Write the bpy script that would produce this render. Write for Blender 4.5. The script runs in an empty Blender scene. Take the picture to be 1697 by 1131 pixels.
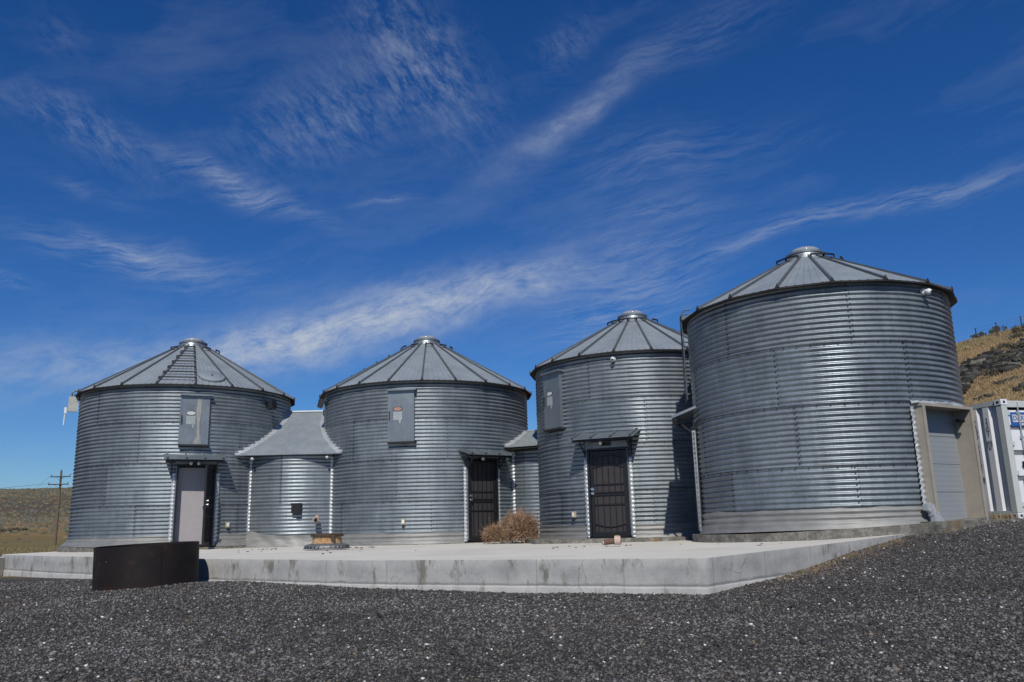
import bpy, math, random
import numpy as np
from mathutils import Vector, Matrix
R_ = math.radians
PI = math.pi
scene = bpy.context.scene
rng = random.Random(7)
nrg = np.random.default_rng(11)

# ------------------------------------------------------------------ camera
PITCH, ROLL, FPX = R_(12.61), R_(-1.44), 1370.0
fwd = Vector((0, math.cos(PITCH), math.sin(PITCH)))
up0 = Vector((0, -math.sin(PITCH), math.cos(PITCH)))
rt0 = Vector((1, 0, 0))
c_, s_ = math.cos(ROLL), math.sin(ROLL)
rt = rt0 * c_ + up0 * s_
up = rt0 * -s_ + up0 * c_
cd = bpy.data.cameras.new("camera")
cam = bpy.data.objects.new("camera", cd)
scene.collection.objects.link(cam)
cam.matrix_world = Matrix(((rt.x, up.x, -fwd.x, 0), (rt.y, up.y, -fwd.y, 0), (rt.z, up.z, -fwd.z, 0), (0, 0, 0, 1)))
cd.sensor_width = 36
cd.lens = FPX / 1697 * 36
cd.clip_end = 6000
cd.clip_start = 0.05
scene.camera = cam

# ------------------------------------------------------------------ light
SUN_EL, SUN_AZ = R_(45.5), R_(-178)      # azimuth from +Y, clockwise seen from above
sun_dir = Vector((math.sin(SUN_AZ) * math.cos(SUN_EL), math.cos(SUN_AZ) * math.cos(SUN_EL), math.sin(SUN_EL)))
sl = bpy.data.lights.new("sun", 'SUN')
sl.energy = 3.75
sl.angle = R_(0.53)
sl.color = (1.0, 0.955, 0.855)
so = bpy.data.objects.new("sun", sl)
scene.collection.objects.link(so)
so.rotation_euler = (-sun_dir).to_track_quat('-Z', 'Y').to_euler()
scene.view_settings.view_transform = 'Standard'
scene.view_settings.look = 'None'
scene.view_settings.gamma = 1
scene.view_settings.exposure = 0.0

# ------------------------------------------------------------------ node helper
class NT:
    def __init__(s, tree): s.t = tree; s.n = tree.nodes; s.l = tree.links
    def node(s, typ, **kw):
        n = s.n.new(typ)
        for k, v in kw.items(): setattr(n, k, v)
        return n
    def put(s, sock, v):
        if isinstance(v, bpy.types.NodeSocket): s.l.new(v, sock)
        elif v is not None:
            if isinstance(v, (tuple, list)) and len(v) == 3 and sock.type == 'RGBA': v = (*v, 1)
            sock.default_value = v
    def math(s, op, a, b=None, c=None, clamp=False):
        n = s.node('ShaderNodeMath', operation=op, use_clamp=clamp)
        for i, v in enumerate((a, b, c)):
            if v is not None: s.put(n.inputs[i], v)
        return n.outputs[0]
    def mix(s, f, a, b, typ='MIX'):
        n = s.node('ShaderNodeMix', data_type='RGBA', blend_type=typ, clamp_factor=True)
        s.put(n.inputs[0], f); s.put(n.inputs[6], a); s.put(n.inputs[7], b)
        return n.outputs[2]
    def noise(s, vec, scale, detail=4, rough=.55, dist=0, dim='3D'):
        n = s.node('ShaderNodeTexNoise', noise_dimensions=dim)
        if vec is not None: s.l.new(vec, n.inputs['Vector'])
        n.inputs['Scale'].default_value = scale; n.inputs['Detail'].default_value = detail
        n.inputs['Roughness'].default_value = rough; n.inputs['Distortion'].default_value = dist
        return n.outputs[0]
    def ramp(s, f, stops, interp='LINEAR'):
        n = s.node('ShaderNodeValToRGB'); cr = n.color_ramp; cr.interpolation = interp
        while len(cr.elements) < len(stops): cr.elements.new(.5)
        for e, (p, c) in zip(cr.elements, stops):
            e.position = p; e.color = (c, c, c, 1) if isinstance(c, (int, float)) else (*c, 1)
        s.l.new(f, n.inputs[0]); return n.outputs[0]
    def mapping(s, vec, scale=(1, 1, 1), loc=(0, 0, 0), rot=(0, 0, 0)):
        n = s.node('ShaderNodeMapping'); s.l.new(vec, n.inputs[0])
        n.inputs[1].default_value = loc; n.inputs[2].default_value = rot; n.inputs[3].default_value = scale
        return n.outputs[0]

# ------------------------------------------------------------------ sky
world = bpy.data.worlds.new("World"); scene.world = world; world.use_nodes = True
W = NT(world.node_tree); W.n.clear()
out = W.node('ShaderNodeOutputWorld'); bg = W.node('ShaderNodeBackground')
sky = W.node('ShaderNodeTexSky', sky_type='NISHITA')
sky.sun_disc = False; sky.sun_elevation = SUN_EL; sky.sun_rotation = SUN_AZ
sky.altitude = 300; sky.air_density = 1.0; sky.dust_density = 0.2; sky.ozone_density = 2.2
bg.inputs['Strength'].default_value = 0.1
hs = W.node('ShaderNodeHueSaturation'); hs.inputs['Saturation'].default_value = 1.32
W.l.new(sky.outputs[0], hs.inputs['Color'])
tint = W.mix(1.0, hs.outputs[0], (0.38, 0.55, 0.81), 'MULTIPLY')
tc = W.node('ShaderNodeTexCoord')
sep = W.node('ShaderNodeSeparateXYZ'); W.l.new(tc.outputs['Generated'], sep.inputs[0])
dx, dy, dz = sep.outputs
az = W.math('ARCTAN2', dx, dy)
el = W.math('ARCSINE', dz)
P0 = tc.outputs['Generated']
warpn = W.node('ShaderNodeTexNoise'); W.l.new(P0, warpn.inputs['Vector'])
warpn.inputs['Scale'].default_value = 8; warpn.inputs['Detail'].default_value = 6
vs = W.node('ShaderNodeVectorMath', operation='SUBTRACT'); W.l.new(warpn.outputs['Color'], vs.inputs[0]); vs.inputs[1].default_value = (.5, .5, .5)
vm = W.node('ShaderNodeVectorMath', operation='SCALE'); W.l.new(vs.outputs[0], vm.inputs[0]); vm.inputs['Scale'].default_value = .048
va = W.node('ShaderNodeVectorMath', operation='ADD'); W.l.new(P0, va.inputs[0]); W.l.new(vm.outputs[0], va.inputs[1])
PW = va.outputs[0]
sp2 = W.node('ShaderNodeSeparateXYZ'); W.l.new(PW, sp2.inputs[0])
wa = W.math('ARCTAN2', sp2.outputs[0], sp2.outputs[1]); we = W.math('ARCSINE', sp2.outputs[2])
def aniso(vec, sx, sz, tilt):      # tilt the layer, then stretch it
    n = W.node('ShaderNodeMapping', vector_type='TEXTURE'); W.l.new(vec, n.inputs[0])
    n.inputs[2].default_value = (0, R_(tilt), 0); n.inputs[3].default_value = (1 / sx, 1 / sx, 1 / sz); return n.outputs[0]
# cirrus banks: azimuth, elevation, half length, half width, tilt, strength, kind (0 streaky, 1 puffy, 2 rippled)
CL = [(-0.1842, 0.2429, 0.1942, 0.030, 0.2518, 1.25, 1), (-0.5315, 0.1735, 0.1501, 0.028, 0.1173, 0.45, 1), (-0.4282, 0.3049, 0.0993, 0.0173, -0.0554, 0.5, 0), (-0.4513, 0.3157, 0.0316, 0.0046, -0.2559, 0.4, 0), (-0.3396, 0.388, 0.0876, 0.0117, -0.2931, 0.55, 0), (-0.234, 0.4747, 0.0995, 0.0398, 0.4339, 0.35, 2), (-0.1103, 0.5473, 0.1003, 0.0452, -0.7838, 0.40, 2), (-0.5134, 0.4221, 0.0673, 0.021, -0.283, 0.36, 2), (-0.4956, 0.3617, 0.0463, 0.0058, -0.1315, 0.2, 0), (0.0879, 0.4808, 0.0962, 0.0145, 0.5108, 0.45, 1), (0.2504, 0.5543, 0.1008, 0.022, 0.2113, 0.2, 0), (0.201, 0.4273, 0.1174, 0.0309, 0.037, 0.2, 0), (0.3268, 0.3242, 0.077, 0.0069, 0.2618, 0.5, 0), (0.4904, 0.3422, 0.1088, 0.0097, 0.0463, 0.45, 0), (0.1618, 0.2966, 0.0946, 0.0432, 0.2544, 0.32, 0), (0.1929, 0.3689, 0.0554, 0.0119, -0.0166, 0.25, 0), (-0.5618, 0.2589, 0.0223, 0.0056, -0.0344, 0.4, 0), (-0.545, 0.5188, 0.019, 0.0253, 0.3869, 0.15, 2), (0.1218, 0.2485, 0.0952, 0.024, 0.2753, 0.3, 0), (-0.1449, 0.3865, 0.0422, 0.0028, 0.2129, 0.3, 0), (0.018, 0.2856, 0.0681, 0.0189, 0.1289, 0.45, 1), (-0.3103, 0.2108, 0.0765, 0.0167, 0.2461, 0.4, 1), (0.0845, 0.5671, 0.0384, 0.0206, 0.3624, 0.2, 2)]
CL += [(1.6, .5, .5, .08, .3, .4, 0), (-1.7, .6, .6, .1, -.2, .4, 0), (2.6, .4, .5, .07, .1, .35, 1), (-2.6, .45, .4, .06, .2, .35, 0)]
banks = [None, None, None]
for (a0, e0, la, lb, th, st, kd) in CL:
    ax = W.math('SUBTRACT', wa, a0); ex = W.math('SUBTRACT', we, e0)
    ct, sn = math.cos(th), math.sin(th)
    u = W.math('MULTIPLY_ADD', ax, ct / la, W.math('MULTIPLY', ex, sn / la))
    v = W.math('MULTIPLY_ADD', ax, -sn / lb, W.math('MULTIPLY', ex, ct / lb))
    d2 = W.math('MULTIPLY_ADD', u, u, W.math('MULTIPLY', v, v))
    g = W.math('EXPONENT', W.math('MULTIPLY', d2, -0.85))
    g = W.math('MULTIPLY', g, st)
    banks[kd] = g if banks[kd] is None else W.math('ADD', banks[kd], g)
# textures
streak = W.ramp(W.noise(aniso(PW, 14, 130, -9), 1.0, 12, .70), [(.38, 0), (.66, 1)])
puff = W.ramp(W.noise(aniso(PW, 28, 70, -16), 1.0, 12, .68), [(.30, .2), (.62, 1)])
rip = W.ramp(W.noise(aniso(P0, 34, 95, 44), 1.0, 12, .72, .3), [(.42, 0), (.70, 1)])
dens = W.math('MULTIPLY', banks[0], streak)
dens = W.math('MULTIPLY_ADD', banks[1], puff, dens)
dens = W.math('MULTIPLY_ADD', banks[2], rip, dens)
veil = W.noise(aniso(PW, 4, 15, -12), 1.0, 9, .62)
veil = W.ramp(veil, [(.50, 0), (.80, .16)])
dens = W.math('ADD', dens, veil)
dens = W.math('MULTIPLY', dens, 0.78, clamp=True)
cloudcol = W.mix(dens, tint, (4.3, 4.9, 5.9))
W.l.new(cloudcol, bg.inputs['Color'])
W.l.new(bg.outputs[0], out.inputs['Surface'])

# ------------------------------------------------------------------ materials
MATS = {}
def material(name, build):
    m = bpy.data.materials.new(name); m.use_nodes = True
    t = NT(m.node_tree); b = m.node_tree.nodes['Principled BSDF']
    build(t, b); MATS[name] = m; return m
def objc(t): return t.node('ShaderNodeTexCoord').outputs['Object']
def bump(t, b, h, dist=.01, strength=1.0):
    n = t.node('ShaderNodeBump'); n.inputs['Distance'].default_value = dist; n.inputs['Strength'].default_value = strength
    t.l.new(h, n.inputs['Height']); t.l.new(n.outputs[0], b.inputs['Normal'])
def plain(name, col, rough=.6, metal=0, var=.15, scale=8, bumpd=0):
    def f(t, b):
        v = t.noise(objc(t), scale, 5)
        k = t.ramp(v, [(.25, 1 - var), (.75, 1 + var)])
        t.put(b.inputs['Base Color'], t.mix(1.0, k, col, 'MULTIPLY'))
        b.inputs['Roughness'].default_value = rough; b.inputs['Metallic'].default_value = metal
        if bumpd: bump(t, b, v, bumpd)
    return material(name, f)
def galv(name, lo, hi, rough, metal, streaks=True, bd=.0015):
    def f(t, b):
        oc = objc(t)
        v = t.noise(oc, 2.2, 6, .6)
        sp = t.node('ShaderNodeTexVoronoi'); t.l.new(oc, sp.inputs['Vector']); sp.inputs['Scale'].default_value = 55
        spv = t.math('MULTIPLY', t.node('ShaderNodeSeparateColor').outputs[0], 1)
        sc = t.n[-1] if False else None
        sepc = t.node('ShaderNodeSeparateColor'); t.l.new(sp.outputs['Color'], sepc.inputs[0])
        st = t.noise(t.mapping(oc, (9, 9, .55)), 1.0, 5, .6)
        f1 = t.math('MULTIPLY_ADD', v, .55, t.math('MULTIPLY', sepc.outputs[0], .18))
        f1 = t.math('MULTIPLY_ADD', st, .4, f1)
        f1 = t.math('MULTIPLY_ADD', t.math('SUBTRACT', t.noise(oc, .9, 3), .5), .35, f1)
        col = t.mix(t.ramp(f1, [(.35, 0), (.8, 1)]), lo, hi)
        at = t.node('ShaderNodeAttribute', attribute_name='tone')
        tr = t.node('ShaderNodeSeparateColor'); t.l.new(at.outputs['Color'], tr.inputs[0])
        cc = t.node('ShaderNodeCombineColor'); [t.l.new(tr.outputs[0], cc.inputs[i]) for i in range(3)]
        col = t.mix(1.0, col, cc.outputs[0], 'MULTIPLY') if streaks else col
        t.put(b.inputs['Base Color'], col)
        ro = t.math('MULTIPLY_ADD', v, .22, rough - .1)
        if streaks: ro = t.math('ADD', ro, t.math('MULTIPLY_ADD', tr.outputs[1], -.30, .15))
        t.put(b.inputs['Roughness'], ro)
        b.inputs['Metallic'].default_value = metal
        h = t.noise(oc, 7, 3)
        bump(t, b, h, bd)
    return material(name, f)
galv('galvanized_wall', (.112, .134, .154), (.245, .282, .312), .42, .48)
galv('galvanized_roof', (.25, .285, .305), (.36, .40, .42), .45, .35, False)
galv('galvanized_flat', (.17, .195, .215), (.27, .30, .325), .45, .6, False)
galv('bright_flashing', (.36, .38, .40), (.54, .56, .58), .45, .35, False, .006)
plain('dark_bolt', (.05, .05, .055), .5, .6)
plain('rib_metal', (.13, .145, .16), .5, .5)
plain('dark_edge', (.022, .020, .020), .75, .2)
plain('black_metal', (.012, .012, .014), .42, .1)
plain('door_screen', (.030, .026, .028), .7, .0)
plain('door_paint', (.36, .34, .36), .55, 0, .05)
plain('interior_dark', (.02, .02, .02), .9)
plain('white_plastic', (.75, .75, .74), .4, 0, .04)
plain('chrome', (.75, .75, .75), .2, 1)
plain('oxide', (.30, .29, .27), .6, .1, .25, 9); plain('beige_plastic', (.50, .43, .30), .5)
plain('beige_frame', (.34, .305, .25), .6, 0, .12, 5, .004)
plain('grey_box', (.42, .43, .40), .5)
plain('oval_red', (.36, .20, .16), .6)
plain('oval_white', (.52, .52, .51), .6)
plain('label_grey', (.30, .33, .34), .6)
plain('wood_pole', (.14, .105, .075), .9, 0, .3)
plain('dark_wood', (.06, .05, .045), .9)
plain('wire_dark', (.02, .02, .02), .6)
plain('container_white', (.74, .75, .77), .45, 0, .07, 3)
plain('container_grey', (.52, .55, .53), .5, 0, .08, 3)
plain('container_letter', (.015, .015, .018), .6)
plain('sticker_blue', (.02, .10, .34), .5)
plain('band_grey', (.16, .17, .18), .6)
plain('steel_rod', (.42, .46, .50), .4, .5)
plain('leaf_sage', (.105, .103, .08), .85, 0, .35, 3)
plain('leaf_olive', (.085, .085, .042), .85, 0, .35, 3)
plain('leaf_dry', (.17, .135, .075), .9, 0, .3, 3)
plain('twig', (.10, .075, .05), .9)
plain('basalt', (.045, .042, .038), .95, 0, .8, 1.6, .02); plain('basalt_dark', (.014, .013, .012), .95, 0, .5, 2); plain('basalt_pale', (.11, .105, .085), .95, 0, .5, 2)
plain('tumble_tan', (.38, .225, .135), .9, 0, .35, 12)
plain('tumble_grey', (.27, .185, .12), .9, 0, .35, 12)
plain('lichen_white', (.5, .49, .44), .9)

def f_panel(t, b):       # roll-up door with fine ribbed sections
    oc = objc(t); s = t.node('ShaderNodeSeparateXYZ'); t.l.new(oc, s.inputs[0])
    v = t.noise(oc, 3, 4)
    t.put(b.inputs['Base Color'], t.mix(v, (.235, .255, .28), (.27, .29, .315)))
    h = t.math('SINE', t.math('MULTIPLY', s.outputs[2], 2 * PI / .09))
    bump(t, b, h, .0006); b.inputs['Roughness'].default_value = .5
material('garage_panel', f_panel)

def f_seal(t, b):
    oc = objc(t)
    v = t.noise(oc, 3.0, 7, .65); v2 = t.noise(t.mapping(oc, (1.2, 1.2, 9)), 1.0, 4, .5)
    c = t.ramp(t.math('MULTIPLY_ADD', v2, .5, t.math('MULTIPLY', v, .5)), [(.3, (.16, .155, .15)), (.55, (.235, .235, .23)), (.75, (.30, .30, .30))])
    t.put(b.inputs['Base Color'], c); b.inputs['Roughness'].default_value = .55; b.inputs['Metallic'].default_value = .25
    bump(t, b, v2, .02)
material('sealant', f_seal)

def f_conc_top(t, b):
    oc = objc(t)
    v = t.noise(oc, .7, 8, .65); w = t.noise(oc, 14, 4, .6)
    c = t.ramp(v, [(.3, (.52, .495, .44)), (.6, (.62, .595, .535)), (.8, (.67, .645, .585))])
    spot = t.ramp(t.noise(oc, 5.0, 6, .7), [(.68, 0), (.76, .5)])
    c = t.mix(spot, c, (.40, .38, .34))
    t.put(b.inputs['Base Color'], c); b.inputs['Roughness'].default_value = .9
    bump(t, b, w, .004)
material('concrete_top', f_conc_top)

def f_conc_side(t, b):
    oc = objc(t); at = t.node('ShaderNodeAttribute', attribute_name='along'); 
    s = t.node('ShaderNodeSeparateXYZ'); t.l.new(oc, s.inputs[0])
    su = t.node('ShaderNodeSeparateColor'); t.l.new(at.outputs['Color'], su.inputs[0])
    u = t.math('MULTIPLY', su.outputs[0], 30.0)          # metres along the face
    cu = t.node('ShaderNodeCombineXYZ'); t.l.new(u, cu.inputs[0]); t.l.new(t.math('MULTIPLY', s.outputs[2], .35), cu.inputs[1])
    stn = t.noise(cu.outputs[0], 3.6, 8, .68)
    v = t.noise(oc, 2.2, 8, .7); pit = t.noise(oc, 30, 4, .7)
    c = t.ramp(v, [(.3, (.25, .25, .245)), (.5, (.35, .345, .335)), (.72, (.44, .43, .41))])
    c = t.mix(t.ramp(stn, [(.55, 0), (.63, .8)]), c, (.12, .112, .09))
    c = t.mix(t.ramp(stn, [(.24, .7), (.36, 0)]), c, (.46, .455, .44))
    c = t.mix(t.ramp(pit, [(.70, 0), (.76, .7)]), c, (.12, .115, .105))
    cr = t.node('ShaderNodeTexVoronoi', feature='DISTANCE_TO_EDGE'); cr.inputs['Scale'].default_value = .85
    cw = t.node('ShaderNodeVectorMath', operation='SCALE'); cn = t.node('ShaderNodeTexNoise'); t.l.new(oc, cn.inputs['Vector']); cn.inputs['Scale'].default_value = 3; cn.inputs['Detail'].default_value = 6
    t.l.new(cn.outputs['Color'], cw.inputs[0]); cw.inputs['Scale'].default_value = .5
    cv = t.node('ShaderNodeVectorMath', operation='ADD'); t.l.new(oc, cv.inputs[0]); t.l.new(cw.outputs[0], cv.inputs[1]); t.l.new(cv.outputs[0], cr.inputs['Vector'])
    ck = t.math('MULTIPLY', t.ramp(cr.outputs['Distance'], [(0, .8), (.006, 0)]), t.ramp(t.noise(oc, .9, 3), [(.50, 0), (.56, 1)]))
    c = t.mix(ck, c, (.09, .085, .08))
    # form joints
    j = t.math('ABSOLUTE', t.math('SUBTRACT', t.math('FRACT', t.math('DIVIDE', u, 1.22)), .5))
    c = t.mix(t.ramp(j, [(.0, .5), (.012, 0)]), c, (.13, .13, .125))
    # pale line near the foot with a dark line above it
    z = su.outputs[1]
    zz = t.math('ADD', z, t.math('MULTIPLY', t.math('SUBTRACT', t.noise(oc, 5, 3), .5), .02))
    c = t.mix(t.ramp(zz, [(.140, 0), (.148, .45), (.158, 0)]), c, (.6, .6, .58))
    c = t.mix(t.ramp(zz, [(.118, 0), (.128, .75), (.138, 0)]), c, (.10, .10, .095))
    c = t.mix(t.ramp(z, [(.15, 0), (.2, .35)]), c, (.30, .29, .27))
    t.put(b.inputs['Base Color'], c); b.inputs['Roughness'].default_value = .92
    bump(t, b, t.math('ADD', v, t.math('MULTIPLY', pit, .3)), .012)
material('concrete_side', f_conc_side)

def f_footing(t, b):
    oc = objc(t)
    v = t.noise(oc, 6, 8, .75); w = t.noise(oc, 2.3, 4)
    c = t.ramp(v, [(.3, (.05, .048, .043)), (.5, (.16, .15, .13)), (.7, (.33, .32, .29))])
    c = t.mix(t.ramp(w, [(.60, 0), (.68, .55)]), c, (.22, .13, .03))
    t.put(b.inputs['Base Color'], c); b.inputs['Roughness'].default_value = .95
    bump(t, b, v, .03)
material('rough_footing', f_footing)

def f_ring(t, b):
    oc = objc(t)
    v = t.noise(oc, 3, 7, .65); s = t.node('ShaderNodeSeparateXYZ'); t.l.new(oc, s.inputs[0])
    low = t.math('ADD', s.outputs[2], t.math('MULTIPLY', t.math('SUBTRACT', v, .5), .35))
    c = t.ramp(v, [(.35, (.009, .007, .007)), (.6, (.016, .011, .010)), (.75, (.050, .022, .014))])
    c = t.mix(t.ramp(low, [(.03, .6), (.16, 0)]), c, (.035, .013, .009))
    b.inputs['Specular IOR Level'].default_value = .3
    t.put(b.inputs['Base Color'], c); b.inputs['Roughness'].default_value = .62
    bump(t, b, v, .004)
material('burnt_steel', f_ring)

def f_rust(t, b):
    oc = objc(t); v = t.noise(oc, 12, 6, .65)
    s = t.node('ShaderNodeSeparateXYZ'); t.l.new(oc, s.inputs[0])
    c = t.ramp(v, [(.3, (.22, .10, .03)), (.5, (.42, .25, .12)), (.7, (.50, .40, .28))])
    t.put(b.inputs['Base Color'], c); b.inputs['Roughness'].default_value = .85; bump(t, b, v, .006)
material('orange_rust', f_rust)
plain('brown_rust', (.07, .045, .03), .85, .1, .4, 20, .006)
plain('cast_grey', (.17, .18, .19), .5, .5, .3, 15, .004)
plain('pipe_brown', (.12, .07, .05), .8, 0, .3, 15, .004)
plain('pipe_pink', (.48, .36, .30), .7, 0, .3, 15)
plain('core_red', (.35, .03, .03), .5)
plain('moss_yellow', (.32, .24, .05), .8)

def f_ground(t, b):
    oc = objc(t)
    # small crushed basalt
    cols = []
    def vor(scale, feature='F1'):
        n = t.node('ShaderNodeTexVoronoi', feature=feature); t.l.new(oc, n.inputs['Vector']); n.inputs['Scale'].default_value = scale
        return n
    v1 = vor(42); v2 = vor(85)
    s1 = t.node('ShaderNodeSeparateColor'); t.l.new(v1.outputs['Color'], s1.inputs[0])
    s2 = t.node('ShaderNodeSeparateColor'); t.l.new(v2.outputs['Color'], s2.inputs[0])
    big = t.noise(oc, .8, 6, .6)
    c = t.ramp(s1.outputs[0], [(0, (.028, .027, .027)), (.5, (.060, .057, .056)), (.85, (.105, .098, .094)), (1, (.16, .15, .135))])
    c2 = t.ramp(s2.outputs[1], [(0, (.022, .021, .021)), (.7, (.075, .071, .069)), (1, (.15, .14, .12))])
    c = t.mix(t.math('GREATER_THAN', s2.outputs[0], .55), c, c2)
    c = t.mix(t.ramp(big, [(.45, 0), (.8, .4)]), c, (.085, .072, .058))
    c = t.mix(t.math('GREATER_THAN', s2.outputs[2], .990), c, (.55, .53, .50))
    at = t.node('ShaderNodeAttribute', attribute_name='gravel')
    g = t.node('ShaderNodeSeparateColor'); t.l.new(at.outputs['Color'], g.inputs[0])
    gm = t.math('ADD', g.outputs[0], t.math('MULTIPLY', t.math('SUBTRACT', t.noise(oc, .5, 5), .5), .5))
    gr = t.noise(oc, .12, 8, .65)
    grass = t.ramp(gr, [(.3, (.16, .105, .045)), (.45, (.24, .155, .06)), (.55, (.13, .125, .045)), (.68, (.28, .19, .085))])
    fine = t.noise(oc, 6, 5, .7)
    grass = t.mix(1.0, grass, t.ramp(fine, [(.3, .6), (.7, 1.3)]), 'MULTIPLY')
    dry = t.mix(g.outputs[1], c, (.16, .115, .08))
    col = t.mix(t.ramp(gm, [(.42, 0), (.58, 1)]), grass, dry)
    t.put(b.inputs['Base Color'], col); b.inputs['Roughness'].default_value = .92
    b.inputs['Specular IOR Level'].default_value = .25
    h = t.math('ADD', t.math('MULTIPLY', v1.outputs['Distance'], -1), t.math('MULTIPLY', v2.outputs['Distance'], -.5))
    bump(t, b, h, .022)
material('gravel_ground', f_ground)

def f_stone(t, b):
    at = t.node('ShaderNodeAttribute', attribute_name='tone')
    t.put(b.inputs['Base Color'], at.outputs['Color']); b.inputs['Roughness'].default_value = .85
    b.inputs['Specular IOR Level'].default_value = .3
material('stone', f_stone)

def f_hill(t, b):
    oc = objc(t)
    v = t.noise(oc, .05, 9, .68); w = t.noise(oc, .5, 6, .7); f = t.noise(oc, 3.5, 5, .7)
    c = t.ramp(v, [(.3, (.25, .165, .08)), (.46, (.40, .28, .14)), (.56, (.32, .205, .105)), (.70, (.44, .32, .18))])
    c = t.mix(t.ramp(w, [(.52, 0), (.68, .55)]), c, (.15, .10, .065))
    c = t.mix(1.0, c, t.ramp(f, [(.25, .65), (.75, 1.3)]), 'MULTIPLY')
    at = t.node('ShaderNodeAttribute', attribute_name='tone')
    s = t.node('ShaderNodeSeparateColor'); t.l.new(at.outputs['Color'], s.inputs[0])
    c = t.mix(t.math('MULTIPLY', s.outputs[0], t.ramp(w, [(.3, .35), (.55, 1)])), c, (.085, .095, .04))
    t.put(b.inputs['Base Color'], c); b.inputs['Roughness'].default_value = .95
    b.inputs['Specular IOR Level'].default_value = .1
    bump(t, b, f, .25)
material('dry_hill', f_hill)
def f_farhill(t, b):
    oc = objc(t)
    v = t.noise(t.mapping(oc, (.012, .012, .08)), 1.0, 9, .65); f = t.noise(oc, .14, 6, .72)
    at = t.node('ShaderNodeAttribute', attribute_name='tone')
    s = t.node('ShaderNodeSeparateColor'); t.l.new(at.outputs['Color'], s.inputs[0])
    lev = t.math('ADD', s.outputs[0], t.math('MULTIPLY', t.math('SUBTRACT', v, .5), .22))
    c = t.ramp(lev, [(.02, (.16, .12, .055)), (.12, (.25, .165, .075)), (.24, (.20, .125, .07)), (.33, (.11, .08, .058)), (.50, (.085, .068, .055)), (.62, (.13, .10, .07)), (.75, (.14, .12, .08)), (1, (.15, .125, .085))])
    c = t.mix(1.0, c, t.ramp(f, [(.25, .7), (.75, 1.25)]), 'MULTIPLY')
    t.put(b.inputs['Base Color'], c); b.inputs['Roughness'].default_value = .95
    b.inputs['Specular IOR Level'].default_value = .1
material('far_hill', f_farhill)

# ------------------------------------------------------------------ mesh helper
class MB:
    def __init__(s): s.v = []; s.f = []; s.m = []; s.tone = []
    def add(s, verts, faces, mi=0, M=None, tone=1.0):
        o = len(s.v)
        if M is not None: verts = [M @ Vector(p) for p in verts]
        s.v += [tuple(p) for p in verts]
        for f in faces: s.f.append([i + o for i in f]); s.m.append(mi); s.tone.append(tone)
    def box(s, c, d, mi=0, M=None, tone=1.0):
        x, y, z = c; a, b, e = d[0] / 2, d[1] / 2, d[2] / 2
        vs = [(x + i * a, y + j * b, z + k * e) for i in (-1, 1) for j in (-1, 1) for k in (-1, 1)]
        s.add(vs, [(0, 1, 3, 2), (4, 6, 7, 5), (0, 4, 5, 1), (2, 3, 7, 6), (0, 2, 6, 4), (1, 5, 7, 3)], mi, M, tone)
    def bar(s, p, q, w, h=None, mi=0, M=None):      # rectangular bar from p to q
        p, q = Vector(p), Vector(q); h = h or w; d = (q - p)
        L = d.length; d.normalize()
        ref = Vector((0, 0, 1)) if abs(d.z) < .9 else Vector((0, 1, 0))
        a = d.cross(ref).normalized(); b = a.cross(d)
        vs = []
        for e in (p, q):
            for i, j in ((-1, -1), (1, -1), (1, 1), (-1, 1)): vs.append(e + a * (w / 2 * i) + b * (h / 2 * j))
        s.add(vs, [(0, 3, 2, 1), (4, 5, 6, 7), (0, 1, 5, 4), (1, 2, 6, 5), (2, 3, 7, 6), (3, 0, 4, 7)], mi, M)
    def tube(s, pts, r, n=8, mi=0, M=None, r2=None):
        pts = [Vector(p) for p in pts]; k = len(pts); vs = []; fs = []
        for i, p in enumerate(pts):
            d = (pts[min(i + 1, k - 1)] - pts[max(i - 1, 0)]).normalized()
            ref = Vector((0, 0, 1)) if abs(d.z) < .9 else Vector((0, 1, 0))
            a = d.cross(ref).normalized(); b = a.cross(d)
            rr = r if r2 is None else r + (r2 - r) * i / (k - 1)
            for j in range(n):
                t = 2 * PI * j / n; vs.append(p + a * (rr * math.cos(t)) + b * (rr * math.sin(t)))
        for i in range(k - 1):
            for j in range(n):
                fs.append((i * n + j, i * n + (j + 1) % n, (i + 1) * n + (j + 1) % n, (i + 1) * n + j))
        fs.append(tuple(range(n - 1, -1, -1))); fs.append(tuple((k - 1) * n + j for j in range(n)))
        s.add(vs, fs, mi, M)
    def lathe(s, prof, n=32, mi=0, M=None, cap=True):
        vs = []; fs = []
        for r, z in prof:
            for j in range(n):
                t = 2 * PI * j / n; vs.append((r * math.cos(t), r * math.sin(t), z))
        for i in range(len(prof) - 1):
            for j in range(n):
                fs.append((i * n + j, i * n + (j + 1) % n, (i + 1) * n + (j + 1) % n, (i + 1) * n + j))
        if cap: fs.append(tuple((len(prof) - 1) * n + j for j in range(n)))
        s.add(vs, fs, mi, M)
    def build(s, name, mats, parent=None, smooth=False, M=None, tones=False):
        me = bpy.data.meshes.new(name)
        me.from_pydata(s.v, [], s.f)
        if isinstance(mats, str): mats = [mats]
        for m in mats: me.materials.append(MATS[m])
        me.polygons.foreach_set('material_index', s.m)
        if smooth: me.polygons.foreach_set('use_smooth', [True] * len(s.f))
        ca = me.color_attributes.new('tone', 'FLOAT_COLOR', 'CORNER')
        arr = []
        for f, t in zip(s.f, s.tone): arr += [t, t, t, 1.0] * len(f)
        ca.data.foreach_set('color', arr)
        me.update()
        o = bpy.data.objects.new(name, me); scene.collection.objects.link(o)
        if M is not None: o.matrix_world = M
        if parent is not None: o.parent = parent
        return o
def autosmooth(o, ang=40):
    me = o.data
    me.polygons.foreach_set('use_smooth', [True] * len(me.polygons))
    me.set_sharp_from_angle(angle=R_(ang)); return o
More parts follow.
